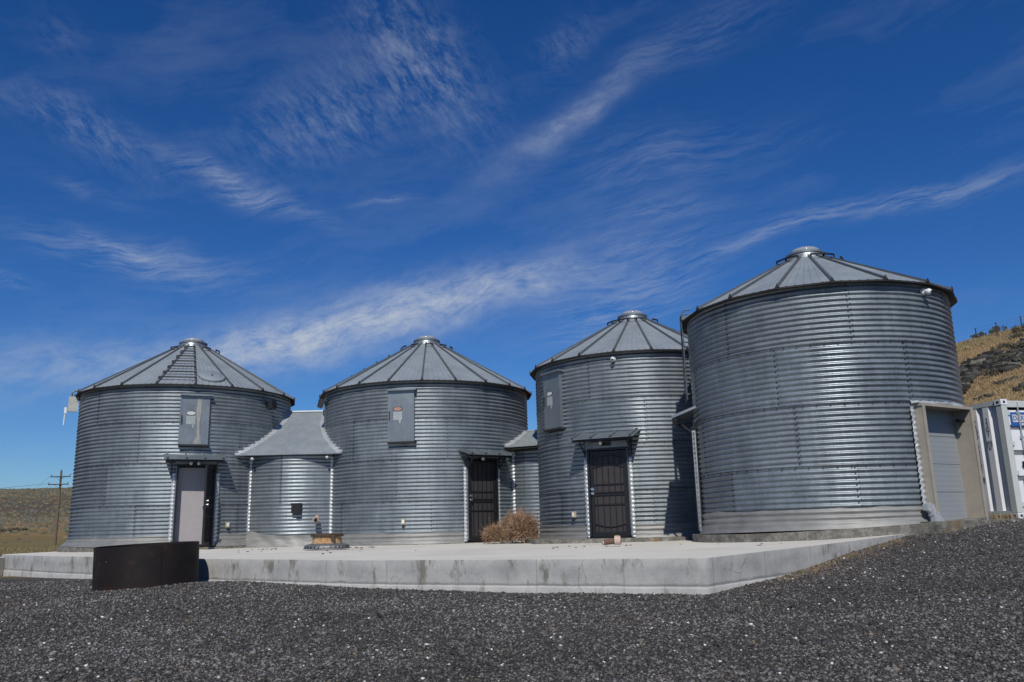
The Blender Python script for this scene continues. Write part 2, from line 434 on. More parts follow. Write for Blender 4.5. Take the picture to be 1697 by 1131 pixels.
def tag(o, label=None, cat=None, group=None, kind=None):
    if label: o['label'] = label
    if cat: o['category'] = cat
    if group: o['group'] = group
    if kind: o['kind'] = kind
    return o
def empty(name, loc, rz=0):
    o = bpy.data.objects.new(name, None); scene.collection.objects.link(o)
    o.location = loc; o.rotation_euler = (0, 0, rz); o.empty_display_size = .2; return o
def np_mesh(name, V, F, mats, tone=None, attrs=None, smooth=False, parent=None, mi=None):
    me = bpy.data.meshes.new(name)
    V = np.asarray(V, np.float32); F = np.asarray(F, np.int32); k = F.shape[1]
    me.vertices.add(len(V)); me.vertices.foreach_set('co', V.ravel())
    me.loops.add(F.size); me.loops.foreach_set('vertex_index', F.ravel())
    me.polygons.add(len(F)); me.polygons.foreach_set('loop_start', np.arange(0, F.size, k, dtype=np.int32))
    me.polygons.foreach_set('loop_total', np.full(len(F), k, np.int32))
    me.update(calc_edges=True)
    for m in ([mats] if isinstance(mats, str) else mats): me.materials.append(MATS[m])
    if smooth: me.polygons.foreach_set('use_smooth', np.ones(len(F), bool))
    if mi is not None: me.polygons.foreach_set('material_index', np.asarray(mi, np.int32))
    for an, a in (attrs or {}).items():
        ca = me.color_attributes.new(an, 'FLOAT_COLOR', 'POINT'); ca.data.foreach_set('color', np.asarray(a, np.float32).ravel())
    me.validate(); me.update()
    o = bpy.data.objects.new(name, me); scene.collection.objects.link(o)
    if parent: o.parent = parent
    return o
def vnoise(x, y, seed=0):            # smooth value noise, vectorised
    def h(i, j):
        n = (i * 374761393 + j * 668265263 + seed * 1442695041) & 0xffffffff
        n = ((n ^ (n >> 13)) * 1274126177) & 0xffffffff
        return ((n ^ (n >> 16)) & 0xffff) / 65535.0
    xi = np.floor(x).astype(np.int64); yi = np.floor(y).astype(np.int64)
    fx = x - xi; fy = y - yi; fx = fx * fx * (3 - 2 * fx); fy = fy * fy * (3 - 2 * fy)
    return (h(xi, yi) * (1 - fx) + h(xi + 1, yi) * fx) * (1 - fy) + (h(xi, yi + 1) * (1 - fx) + h(xi + 1, yi + 1) * fx) * fy
def fbm(x, y, seed=0, oct=4):
    s = 0; a = .5
    for o in range(oct):
        s = s + a * (vnoise(x * 2 ** o, y * 2 ** o, seed + o) - .5); a *= .5
    return s

# ------------------------------------------------------------------ ground (heights relative to the eye at z = 0)
GP = np.array([(-5.3, 13.8, -.77), (-6.9, 13.5, -.85), (0, 0, -1.5), (-5, 0, -1.5), (6, 0, -1.45), (-12, 5, -1.25), (14, 4, -.95), (-20, -20, -1.6), (20, -20, -1.3), (0, -40, -1.7), (-45, 0, -1.4), (40, 0, -.8),
               (-12, 20, -.86), (-8.6, 17.3, -.83), (-5.6, 15, -.83), (-2.3, 12.9, -.85), (0, 11.8, -.875), (2.36, 10.7, -.875), (3.68, 11.9, -.768), (5.0, 13.07, -.556),
               (6.96, 14.69, -.30), (8.3, 15.4, -.15), (9.6, 16.2, -.115), (12, 17.5, -.10), (16, 18, 0), (7, 8, -.98), (11, 11, -.58), (-10, 10, -1.12), (-20, 18, -.98),
               (-14, 24, -.98), (-30, 40, -1.15), (-60, 110, -1.06), (0, 30, -.7), (12, 22, -.1), (20, 28, .3), (3.4, 22.7, -.75), (-10, 25, -.85), (0, 60, -1.0), (-100, 100, -1.1)])
def _phi(r): return r                    # biharmonic-like kernel
_n = len(GP); _D = np.hypot(GP[:, None, 0] - GP[None, :, 0], GP[:, None, 1] - GP[None, :, 1])
_A = np.zeros((_n + 3, _n + 3)); _A[:_n, :_n] = _phi(_D); _A[:_n, _n] = 1; _A[:_n, _n + 1:] = GP[:, :2]; _A[_n:, :_n] = _A[:_n, _n:].T
_w = np.linalg.solve(_A, np.concatenate([GP[:, 2], [0, 0, 0]]))
def gh(x, y):
    x = np.asarray(x, float); y = np.asarray(y, float)
    z = _w[_n] + _w[_n + 1] * x + _w[_n + 2] * y
    for i in range(_n): z = z + _w[i] * np.hypot(x - GP[i, 0], y - GP[i, 1])
    far = np.clip((np.hypot(x, y - 10) - 60) / 60, 0, 1)
    z = z * (1 - far) + (-1.08) * far
    near = np.clip(1 - np.hypot(x, y - 8) / 25, 0, 1)
    return z + fbm(x * .8, y * .8, 3) * .05 * near + fbm(x * 5, y * 5, 9, 2) * .018 * near
def axis(lo, hi, dense, step, grow=1.13):
    a = list(np.arange(dense[0], dense[1], step)); s = step
    x = dense[1]
    while x < hi: a.append(x); s *= grow; x += s
    a.append(hi); s = step; x = dense[0] - s; b = []
    while x > lo: b.append(x); s *= grow; x -= s
    b.append(lo); return np.array(b[::-1] + a)
gx = axis(-1800, 1800, (-16, 14), .11); gy = axis(-1500, 2600, (3.5, 19), .11)
GX, GY = np.meshgrid(gx, gy); GZ = gh(GX, GY)
nx, ny = len(gx), len(gy)
idx = np.arange(nx * ny).reshape(ny, nx)
F = np.stack([idx[:-1, :-1].ravel(), idx[:-1, 1:].ravel(), idx[1:, 1:].ravel(), idx[1:, :-1].ravel()], 1)
# yard of crushed rock: everything in front of the patio and bins
yard = (GY < 19.5) | ((GX > 7.5) & (GY < 20.3)); yard = yard & (GX > -60) & (GX < 45) & (GY > -45)
dryp = np.zeros_like(GX)
for (px, py, r) in [(4.2, 12.1, .5), (5.2, 13.0, .45), (5.9, 13.6, .4), (-4.8, 14.4, .3), (-11, 19.2, .5), (3.2, 11.4, .3), (-7.2, 11.8, .6), (1.2, 9.2, .25)]:
    dryp = np.maximum(dryp, .75 * np.exp(-((GX - px) ** 2 + (GY - py) ** 2) / r ** 2))
att = np.stack([yard.astype(float), dryp, 0 * GX, 0 * GX + 1], -1).reshape(-1, 4)
ground = np_mesh('ground', np.stack([GX, GY, GZ], -1).reshape(-1, 3), F, 'gravel_ground', attrs={'gravel': att}, smooth=True)
tag(ground, kind='structure')

# loose stones lying on the yard
def stones(name, n, gen, size, bright=None):
    base = np.array([(1, 0, 0), (-1, 0, 0), (0, 1, 0), (0, -1, 0), (0, 0, 1), (0, 0, -1)], float)
    ff = np.array([(0, 2, 4), (2, 1, 4), (1, 3, 4), (3, 0, 4), (2, 0, 5), (1, 2, 5), (3, 1, 5), (0, 3, 5)])
    x, y = gen(n); n = len(x)
    s = size[0] + (size[1] - size[0]) * nrg.random(n) ** 2; s = np.where(nrg.random(n) < .008, s * 1.9, s)
    sc = s[:, None, None] * (0.7 + .6 * nrg.random((n, 6, 1)))
    q = nrg.normal(size=(n, 4)); q /= np.linalg.norm(q, axis=1)[:, None]
    a, b_, c, d = q.T
    Rm = np.stack([1 - 2 * (c * c + d * d), 2 * (b_ * c - a * d), 2 * (b_ * d + a * c), 2 * (b_ * c + a * d), 1 - 2 * (b_ * b_ + d * d), 2 * (c * d - a * b_), 2 * (b_ * d - a * c), 2 * (c * d + a * b_), 1 - 2 * (b_ * b_ + c * c)], 1).reshape(n, 3, 3)
    P = np.einsum('nij,nkj->nki', Rm, base[None] * sc)
    P[:, :, 2] *= .7
    P[:, :, 0] += x[:, None]; P[:, :, 1] += y[:, None]; P[:, :, 2] += (gh(x, y) + s * .25)[:, None]
    g = (.030 + .17 * nrg.random(n) ** 1.8) * (1 + 1.1 * fbm(x * .5, y * .9, 61, 4))
    col = np.stack([g * (1.0 + .10 * nrg.random(n)), g * 1.0, g * (.93 + .1 * nrg.random(n)), np.ones(n)], 1)
    tan = nrg.random(n) < .035; col[tan, :3] = np.array([.16, .13, .10]) * (.6 + .8 * nrg.random((tan.sum(), 1)))
    wh = nrg.random(n) < .011; col[wh, :3] = np.array([.62, .60, .57]) * (.7 + .5 * nrg.random((wh.sum(), 1)))
    V = P.reshape(-1, 3); FF = (ff[None] + (np.arange(n) * 6)[:, None, None]).reshape(-1, 3)
    o = np_mesh(name, V, FF, 'stone', attrs={'tone': np.repeat(col, 6, 0)})
    return o
def in_slab(x, y):      # front and right edge of the patio (things inside are skipped)
    fr = np.interp(x, [-12.3, -10, -8.6, -5.6, -2.23, 0, 2.33, 7.0], [20.4, 18.3, 17.3, 15.03, 12.8, 11.8, 10.64, 14.9])
    return (x > -12.3) & (x < 7.0) & (y > fr)
def gen_near(n):
    y = 4.5 + 12.5 * nrg.random(n) ** 1.25; x = (nrg.random(n) * 1.36 - .68) * y
    k = ~in_slab(x, y); return x[k], y[k]
gs = stones('gravel_stones', 170000, gen_near, (.007, .023))
tag(gs, 'dark crushed basalt stones with scattered white pebbles covering the yard', 'gravel', kind='stuff')

# ------------------------------------------------------------------ patio slab
SF = [(-12.24, 20.42, -.38), (-10.0, 18.32, -.39), (-8.6, 17.28, -.40), (-5.59, 15.03, -.43), (-2.23, 12.81, -.45), (-.08, 11.75, -.45), (2.33, 10.64, -.45), (4.6, 12.72, -.38), (7.0, 14.9, -.285)]
SB = [(-12.9, 21.3, -.38), (-13.4, 24.8, -.40), (-10, 25.5, -.40), (-6.4, 25.5, -.41), (-3, 25.5, -.41), (0, 24.5, -.42), (3.4, 22.7, -.42), (6.4, 18, -.36), (7.2, 15.6, -.28)]
mb = MB(); along = []
N = len(SF); RW = 8
for i in range(N):
    for k in range(RW + 1):
        t = k / RW; mb.v.append(tuple(SF[i][j] * (1 - t) + SB[i][j] * t for j in range(3)))
for i in range(N - 1):
    for k in range(RW):
        a = i * (RW + 1) + k; mb.f.append([a, a + RW + 1, a + RW + 2, a + 1]); mb.m.append(0); mb.tone.append(1)
slab = mb.build('patio_slab', 'concrete_top', smooth=True); tag(slab, kind='structure')
# front face with its own along-metres attribute, tiny chamfer at the lip
ring_pts = [SB[0]] + SF + [SB[-1]]
V = []; A = []; d = 0; prev = None
sub = []
for a, b in zip(ring_pts[:-1], ring_pts[1:]):
    L = math.dist(a[:2], b[:2]); k = max(1, int(L / .12))
    for j in range(k): sub.append(tuple(a[m] + (b[m] - a[m]) * j / k for m in range(3)))
sub.append(ring_pts[-1])
for p in sub:
    if prev is not None: d += math.dist(p[:2], prev[:2])
    prev = p
    nx_, ny_ = (-.35, -.94)
    wob = .006 * math.sin(d * 3.1) + .004 * math.sin(d * 7.7)
    for (dz, off, vv) in ((0.0, 0.0, 0), (-.012, .008, .012), (-.14, .008 + wob * .5, .07), (-.335, .008 + wob, .128), (-.350, .012 + wob, .14), (-.355, .028, .15), (-.75, .034, .4)):
        V.append((p[0] + nx_ * off, p[1] + ny_ * off, p[2] + dz)); A.append((d / 30.0, vv, 0, 1))
K = 7; FF = []
for i in range(len(sub) - 1):
    for j in range(K - 1):
        a = i * K + j; FF.append((a, a + 1, a + K + 1, a + K))
sf = np_mesh('slab_face', V, FF, 'concrete_side', attrs={'along': A}, smooth=False, parent=slab)
# lower step at the far left end
mb = MB(); mb.box((-14.2, 20.6, -.72), (3.6, 1.2, .56)); s2 = mb.build('lower_step', 'concrete_top'); tag(s2, kind='structure')

# ------------------------------------------------------------------ grain bins
RH = 1.118; PITCHC = RH / 11
def pos(az, r, z): a = R_(az); return Vector((r * math.sin(a), -r * math.cos(a), z))
def frame(az, r, z=0):        # local x to the right, y outwards, z up
    a = R_(az); t = Vector((math.cos(a), math.sin(a), 0)); n = Vector((math.sin(a), -math.cos(a), 0)); o = n * r
    return Matrix(((t.x, n.x, 0, o.x), (t.y, n.y, 0, o.y), (0, 0, 1, z), (0, 0, 0, 1)))

def bin_wall(parent, R, openings, seams, seed, ztop=9):
    rg = random.Random(seed)
    angs = set(round(-180 + 2 * i, 3) for i in range(180))
    for (a0, a1, z0, z1) in openings:
        angs = {a for a in angs if min(abs(a - a0), abs(a - a1)) > .7} | {a0, a1}
    angs = sorted(angs); na = len(angs); SEG = 8
    nz = 44 * SEG + 1
    zs = np.minimum(np.arange(nz) * PITCHC / SEG, ztop)
    nz = int(np.searchsorted(zs, ztop)) + 1 if ztop < 5 else nz
    zs = zs[:nz]
    rr = R + .016 * np.cos(2 * PI * zs / PITCHC)
    A = np.radians(np.array(angs))
    dent = .004 * fbm(np.cos(A)[None] * 6 + 10 + zs[:, None] * .0, np.sin(A)[None] * 6 + zs[:, None] * 1.3, seed, 3)
    rm = rr[:, None] + dent
    V = np.stack([rm * np.sin(A)[None], -rm * np.cos(A)[None], np.repeat(zs[:, None], na, 1)], -1).reshape(-1, 3)
    am = np.array([(angs[i] + (angs[(i + 1) % na] + (360 if i == na - 1 else 0))) / 2 for i in range(na)])
    F = []; tone = []; gloss = []
    sheets = {}; rgl = [.35, .66, .40, .42]
    for k in range(nz - 1):
        zm = (zs[k] + zs[k + 1]) / 2; ring = 3 - int(zm / RH)          # 0 = top
        fr = (zm % RH) / RH
        for i in range(na):
            if any(a0 < am[i] < a1 and z0 < zm < z1 for (a0, a1, z0, z1) in openings): continue
            ph = seams[ring]; w = 51.4
            sid = int(((am[i] - ph) % 360) // w); key = (ring, sid)
            if key not in sheets:
                g = rg.uniform(.86, 1.10); sheets[key] = (g * (1.08 if ring == 1 else 1.0), rgl[ring] + rg.uniform(-.25, .15))
            t, gl = sheets[key]
            if fr < .012 or fr > .988: t *= .45  # shadow gap at the ring laps, painted as a darker tone
            j = (i + 1) % na
            F.append((k * na + i, k * na + j, (k + 1) * na + j, (k + 1) * na + i)); tone.append(t); gloss.append(gl)
    F = np.array(F); me_t = np.repeat(np.array(tone), 4); me_g = np.repeat(np.array(gloss), 4)
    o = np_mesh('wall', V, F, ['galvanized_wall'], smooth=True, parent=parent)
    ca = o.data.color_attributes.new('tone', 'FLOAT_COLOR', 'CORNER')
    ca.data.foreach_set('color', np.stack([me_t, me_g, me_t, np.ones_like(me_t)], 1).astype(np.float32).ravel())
    # bolt heads along the laps
    mb = MB()
    def blocked(a, z): return any(a0 - 1 < a < a1 + 1 and z0 - .05 < z < z1 + .05 for (a0, a1, z0, z1) in openings)
    bp = math.degrees(.24 / R)
    for rk in (1, 2, 3):
        a = -100.0
        while a < 100:
            if not blocked(a, rk * RH):
                mb.box((0, .012, rk * RH - .02), (.020, .016, .020), 0, frame(a, R), 1)
            a += bp
    for ring in range(4):
        ph = seams[ring]; z0 = (3 - ring) * RH
        for s in range(7):
            a = ((ph + 51.4 * s + 180) % 360) - 180
            if abs(a) > 100: continue
            for k in range(11):
                z = z0 + (k + .5) * PITCHC
                if not blocked(a, z):
                    mb.box((0, -.006, z), (.020, .02, .020), 0, frame(a, R), 1)
                    mb.box((.045, .014, z + PITCHC / 2), (.018, .014, .018), 0, frame(a, R), 1)
    b = mb.build('bolt', 'dark_bolt', o); b['kind'] = 'stuff'
    return o

def bin_roof(parent, R, eave_z, top_z, n, rib_az, ladder=None, safety=(), lid=None):
    Ro, Ri = R + .16, .48
    half = PI / n; mb = MB(); cols = 24
    ridges = {4, 8, 12, 16, 20}
    for p in range(n):
        a0 = R_(rib_az + p * 360 / n)
        for row, (rr, z) in enumerate(((Ro, eave_z), ((Ro + Ri) / 2, (eave_z + top_z) / 2), (Ri, top_z))):
            for c in range(cols + 1):
                th = half * 2 * c / cols; f = math.cos(half) / math.cos(th - half)
                h = .012 if (c in ridges and row < 2) else 0
                if row == 2 and c in ridges: h = .004
                mb.v.append((rr * f * math.sin(a0 + th), -rr * f * math.cos(a0 + th), z + h))
    st = 3 * (cols + 1)
    for p in range(n):
        for row in range(2):
            for c in range(cols):
                a = p * st + row * (cols + 1) + c
                mb.f.append([a, a + 1, a + cols + 2, a + cols + 1]); mb.m.append(0); mb.tone.append(1)
        # added lip and underside in a dark colour, painting in the eave shade
        o = len(mb.v)
        for c in (0, cols):
            x, y, z = mb.v[p * st + c]; k = 1.003
            mb.v += [(x * k, y * k, z + .002), (x * k, y * k, z - .03)]
        mb.f.append([o, o + 1, o + 3, o + 2]); mb.m.append(1); mb.tone.append(1)
        x0, x1 = mb.v[p * st], mb.v[p * st + cols]
        k = (R - .02) / Ro
        mb.v += [(x0[0] * k, x0[1] * k, eave_z - .01), (x1[0] * k, x1[1] * k, eave_z - .01)]
        mb.f.append([o + 1, o + 4, o + 5, o + 3]); mb.m.append(1); mb.tone.append(1)
    roof = mb.build('roof', ['galvanized_roof', 'dark_edge'], parent)
    # standing ribs
    for p in range(n):
        a = rib_az + p * 360 / n
        if not (-112 < ((a + 180) % 360) - 180 < 112): continue
        mb = MB()
        u = pos(a, Ri - .02, top_z + .022); v = pos(a, Ro + .005, eave_z + .022)
        mb.bar(u, v, .045, .05)
        M = frame(a, Ro + .012)
        mb.add([(-.045, 0, eave_z), (.045, 0, eave_z), (0, 0, eave_z + .085), (-.045, -.03, eave_z), (.045, -.03, eave_z), (0, -.03, eave_z + .085)],
               [(0, 1, 2), (3, 5, 4), (0, 2, 5, 3), (1, 4, 5, 2), (0, 3, 4, 1)], 1, M)
        mb.build('rib', ['rib_metal', 'dark_edge'], roof)
    def rung(mb, p, f, ext=.02):
        q = []
        for e in (0, 1):
            a = R_(rib_az + (p + e) * 360 / n); r = Ro + (Ri - Ro) * f; z = eave_z + (top_z - eave_z) * f
            q.append(Vector((r * math.sin(a), -r * math.cos(a), z + .11)))
        dd = (q[1] - q[0]).normalized() * ext; q = [q[0] - dd, q[1] + dd]
        mb.bar(q[0], q[1], .035, .03)
        for e in q:
            mb.bar(e, e - Vector((0, 0, .10)), .03, .02)
    if ladder is not None:
        for k in range(7 if ladder[1] is None else ladder[1]):
            mb = MB(); rung(mb, ladder[0], .07 + .135 * k); mb.build('ladder_rung', 'black_metal', roof)
    for p in safety:
        mb = MB(); rung(mb, p, .88, 0); mb.build('safety_ring', 'black_metal', roof)
    if lid:
        a, f = lid; r = Ro + (Ri - Ro) * f; z = eave_z + (top_z - eave_z) * f
        sl_ = math.atan2(top_z - eave_z, Ro - Ri)
        M = Matrix.Translation(pos(a, r * .985, z + .05)) @ Matrix.Rotation(R_(a), 4, 'Z') @ Matrix.Rotation(sl_, 4, 'X')
        mb = MB(); mb.lathe([(.30, -.06), (.36, -.02), (.36, .025), (.34, .035), (.1, .05), (.001, .05)], 36, 0, M)
        mb.box((0, -.05, .07), (.03, .02, .05), 1, M)
        autosmooth(mb.build('roof_lid', ['galvanized_roof', 'dark_edge'], roof), 35)
    # collar and skylight dome
    mb = MB(); z = top_z
    mb.lathe([(.50, z - .03), (.47, z + .05), (.44, z + .06), (.42, z + .06), (.40, z + .13), (.42, z + .135), (.42, z + .17), (.34, z + .18)], 40)
    for k in range(26):
        mb.box((0, .455, z + .055), (.03, .02, .02), 1, Matrix.Rotation(2 * PI * k / 26, 4, 'Z'))
    autosmooth(mb.build('collar', ['galvanized_flat', 'dark_bolt'], parent), 35)
    mb = MB(); mb.lathe([(.34, z + .16), (.345, z + .20), (.30, z + .205)], 40, 1)
    mb.lathe([(.315, z + .2), (.31, z + .24)] + [(.31 * math.cos(t), z + .24 + .10 * math.sin(t)) for t in np.linspace(.1, 1.5, 8)], 40, 0)
    autosmooth(mb.build('skylight_dome', ['dome', 'rib_metal'], parent), 50)
    return roof
def f_dome(t, b):
    b.inputs['Base Color'].default_value = (.34, .36, .39, 1); b.inputs['Roughness'].default_value = .12
    b.inputs['Alpha'].default_value = .8
material('dome', f_dome)

def sm01(t): t = min(1, max(0, t)); return t * t * (3 - 2 * t)
def skirt(parent, R, a_lo, a_hi, gaps, h=.30, flare=.10, seed=1, drop=.0, z0f=None):
    mb = MB(); n = int((a_hi - a_lo) / 1.5); rows = 27
    idx = {}
    for i in range(n + 1):
        a = a_lo + (a_hi - a_lo) * i / n
        w = float(fbm(np.array(a * .11 + seed * 7.3), np.array(seed * 1.7), seed, 3))
        hh = h + .10 * w; zb = -.03 if z0f is None else z0f(a)
        for k in range(rows):
            t = k / (rows - 1)
            w2 = float(fbm(np.array(a * .12 + seed), np.array(t * 5.0), seed + 5, 3))
            r = R + .016 + flare * (1 - t) ** 2.2 + .012 * w2 + .011 * math.cos(2 * PI * (hh * t) / PITCHC) * sm01((t - .18) / .3)
            if k == rows - 1: r = R + .004
            mb.v.append(tuple(pos(a, r, zb + (hh - zb) * t)))
    for i in range(n):
        a = a_lo + (a_hi - a_lo) * (i + .5) / n
        if any(g0 < a < g1 for g0, g1 in gaps): continue
        for k in range(rows - 1):
            q = i * rows + k; mb.f.append([q, q + rows, q + rows + 1, q + 1]); mb.m.append(0); mb.tone.append(1)
    return mb.build('base_sealant', 'sealant', parent, smooth=True)

def crinkle_strip(mb, x, z0, z1, w, M, y=.0, seed=0, wob=.02, mi=0):
    """lapped silver flashing that rides over the corrugations"""
    n = int((z1 - z0) / (PITCHC / 6)); rg = random.Random(seed); vs = []; fs = []
    for i in range(n + 1):
        z = z0 + (z1 - z0) * i / n; o = .018 * math.cos(2 * PI * z / PITCHC); e = rg.uniform(-1, 1) * wob * .4 + wob * .5 * math.cos(2 * PI * z / PITCHC)
        vs += [(x - w / 2 + e, y - .01, z), (x - w / 6, y + .022 + o * .6, z), (x + w / 6, y + .02 + o * .6, z), (x + w / 2 + e, y - .01, z)]
    for i in range(n):
        for j in range(3): fs.append((i * 4 + j, i * 4 + j + 1, i * 4 + j + 5, i * 4 + j + 4))
    mb.add(vs, fs, mi, M)

def canopy(parent, M, w, z_back, z_front, out, skew=0, lamps=0):
    """small shed roof over a door; M local x right, y outwards"""
    mb = MB(); t = .018
    bl, br = (-w / 2, -.12), (w / 2, -.12); fl, fr_ = (-w / 2, out), (w / 2, out)
    vs = [(*bl, z_back), (*br, z_back), (*fr_, z_front), (*fl, z_front)]
    vs += [(p[0], p[1], p[2] - t) for p in vs]
    mb.add(vs, [(0, 3, 2, 1), (4, 5, 6, 7), (0, 1, 5, 4), (1, 2, 6, 5), (2, 3, 7, 6), (3, 0, 4, 7)], 0, M)
    for k in range(4):
        x = -w / 2 + .09 + (w - .18) * k / 3
        mb.bar((x, -.12, z_back + .022), (x, out + .005, z_front + .022), .04, .045, 0, M)
        mb.add([(x - .035, out + .008, z_front), (x + .035, out + .008, z_front), (x, out + .008, z_front + .06), (x - .035, out, z_front), (x + .035, out, z_front), (x, out, z_front + .06)],
               [(0, 2, 1), (3, 4, 5), (0, 3, 5, 2), (1, 2, 5, 4)], 1, M)
    c = mb.build('canopy', ['galvanized_flat', 'dark_edge'], parent)
    mb = MB()
    for sx in (-1, 1):
        x = sx * (w / 2 - .22)
        mb.bar((x, .02, z_front - .36), (x, out * .8, z_front - .03), .03, .03, 0, M)
        mb.bar((x, .02, z_front - .03), (x, out * .85, z_front - .03), .03, .03, 0, M)
        mb.bar((x, .02, z_front - .40), (x, .02, z_front), .03, .03, 0, M)
    mb.bar((-w / 2 + .05, out * .8, z_front - .04), (w / 2 - .05, out * .8, z_front - .04), .04, .05, 0, M)
    mb.build('bracket', 'black_metal', c)
    if lamps:
        mb = MB(); mb.box((0, .07, z_front - .12), (.16, .08, .07), 0, M)
        for k in range(lamps):
            x = (-.10 + .2 * k) if lamps == 2 else -.12
            mb.tube([(x, .11, z_front - .12), (x, .21, z_front - .10)], .045, 12, 0, M, .055)
            mb.lathe([(.048, 0), (.04, .02), (.001, .028)], 14, 1, M @ Matrix.Translation((x, .21, z_front - .10)) @ Matrix.Rotation(R_(-90), 4, 'X'))
        mb.build('flood_lamp', ['black_metal', 'white_plastic'], c)
    return c

def security_door(parent, M, w, h, z0, arched=True, flip=False):
    """black steel screen door in the local x-z plane, hinge to the right"""
    fw = .075
    d = MB()
    d.box((-w / 2 + fw / 2, 0, z0 + h / 2), (fw, .04, h), 0, M); d.box((w / 2 - fw / 2, 0, z0 + h / 2), (fw, .04, h), 0, M)
    d.box((0, 0, z0 + fw / 2), (w - 2 * fw, .04, fw), 0, M); d.box((0, 0, z0 + h - fw / 2), (w - 2 * fw, .04, fw), 0, M)
    leaf = d.build('security_door', 'black_metal', parent)
    s = MB(); s.box((0, -.012, z0 + h / 2), (w - 2 * fw, .008, h - 2 * fw), 0, M); s.build('screen', 'door_screen', leaf)
    g = MB(); iw = w - 2 * fw
    for k in range(5):
        x = -iw / 2 + iw * (k + .5) / 5 * 1.0
        g.box((x, .004, z0 + h / 2), (.016, .016, h - 2 * fw), 0, M)
    for zf, th in ((.60, .022), (.505, .022), (.475, .03), (.36, .028)):
        g.box((0, .006, z0 + h * zf), (iw, .02, th), 0, M)
    def arc(zc, rise, th=.02):
        pts = [(-iw / 2 + iw * t, .008, z0 + zc + rise * math.sin(PI * t)) for t in np.linspace(0, 1, 11)]
        g.tube(pts, th / 2, 5, 0, M)
    if arched:
        arc(h * .905, .06); arc(h * .80, .07); arc(h * .13, -.07)
    g.build('bar_grille', 'black_metal', leaf)
    k = MB(); x = -w / 2 + fw / 2
    for zz in (.55, .50):
        k.lathe([(.034, .018), (.034, .03), (.018, .035), (.018, .06), (.03, .07), (.03, .09), (.001, .095)], 14, 0, M @ Matrix.Translation((x + .01, 0, z0 + h * zz)) @ Matrix.Rotation(R_(-90), 4, 'X'))
    autosmooth(k.build('door_handle', 'chrome', leaf))
    return leaf

def door_set(parent, R, az, w, z_top, open_leaf=False, arched=True, seed=0, lamps=0, can=None, z_bot=.05):
    M = frame(az, R)
    f = MB(); dep = .34
    fw = .05
    for sx in (-1, 1):
        x = sx * (w / 2 - fw / 2); 
        f.box((x, -dep / 2 + .05, (z_top + z_bot) / 2), (fw, dep, z_top - z_bot), 0, M)
    f.box((0, -dep / 2 + .05, z_top + .02), (w + .0, dep, .06), 0, M)
    f.box((0, -dep / 2 + .02, z_bot - .01), (w, dep, .05), 0, M)
    f.box((0, -dep - .02, z_top / 2), (w, .02, z_top), 1, M)
    fr = f.build('door_frame', ['black_metal', 'interior_dark'], parent)
    s = MB()
    crinkle_strip(s, -w / 2 - .05, .02, z_top - .2, .11, M, .015, seed); s.build('edge_flashing', 'bright_flashing', parent, smooth=True); s = MB(); crinkle_strip(s, w / 2 + .05, .02, z_top - .2, .11, M, .015, seed + 1)
    s.build('edge_flashing', 'bright_flashing', parent, smooth=True)
    s = MB()
    for sx in (-1, 1): s.box((sx * (w / 2 + .006), .02, (z_top + z_bot) / 2), (.012, .085, z_top - z_bot), 0, M)
    s.box((0, .035, z_top + .12), (w + .1, .03, .16), 0, M)
    s.build('side_trim', 'galvanized_flat', fr)
    lw = w - 2 * fw - .01; lh = z_top - z_bot - .04
    if open_leaf:
        b = MB(); b.box((-.03, -.20, z_bot + lh / 2), (lw - .04, .04, lh), 0, M)
        leaf = b.build('entry_door', 'door_paint', parent)
        k = MB(); k.lathe([(.03, 0), (.03, .01), (.015, .02), (.015, .05), (.028, .06), (.028, .08), (.001, .085)], 14, 0, M @ Matrix.Translation((lw / 2 - .22, -.18, z_bot + lh * .49)) @ Matrix.Rotation(R_(-90), 4, 'X'))
        autosmooth(k.build('door_handle', 'chrome', leaf))
        # screen door swung outwards on its right hinge
        H = M @ Matrix.Translation((w / 2 - fw, .04, 0)) @ Matrix.Rotation(R_(-70), 4, 'Z') @ Matrix.Translation((-lw / 2, 0, 0))
        sd = security_door(parent, H, lw, lh, z_bot + .0)
        b = MB(); b.box((-lw / 2 + .06, .028, z_bot + lh * .51), (.13, .015, .22), 0, H); b.build('lock_plate', 'black_metal', sd)
    else:
        sd = security_door(parent, M @ Matrix.Translation((0, -.0, 0)), lw, lh, z_bot + .01, arched)
    if can:
        cz, cw, zb, zf, co = can
        canopy(parent, frame(cz, R), cw, zb, zf, co, 0, lamps)

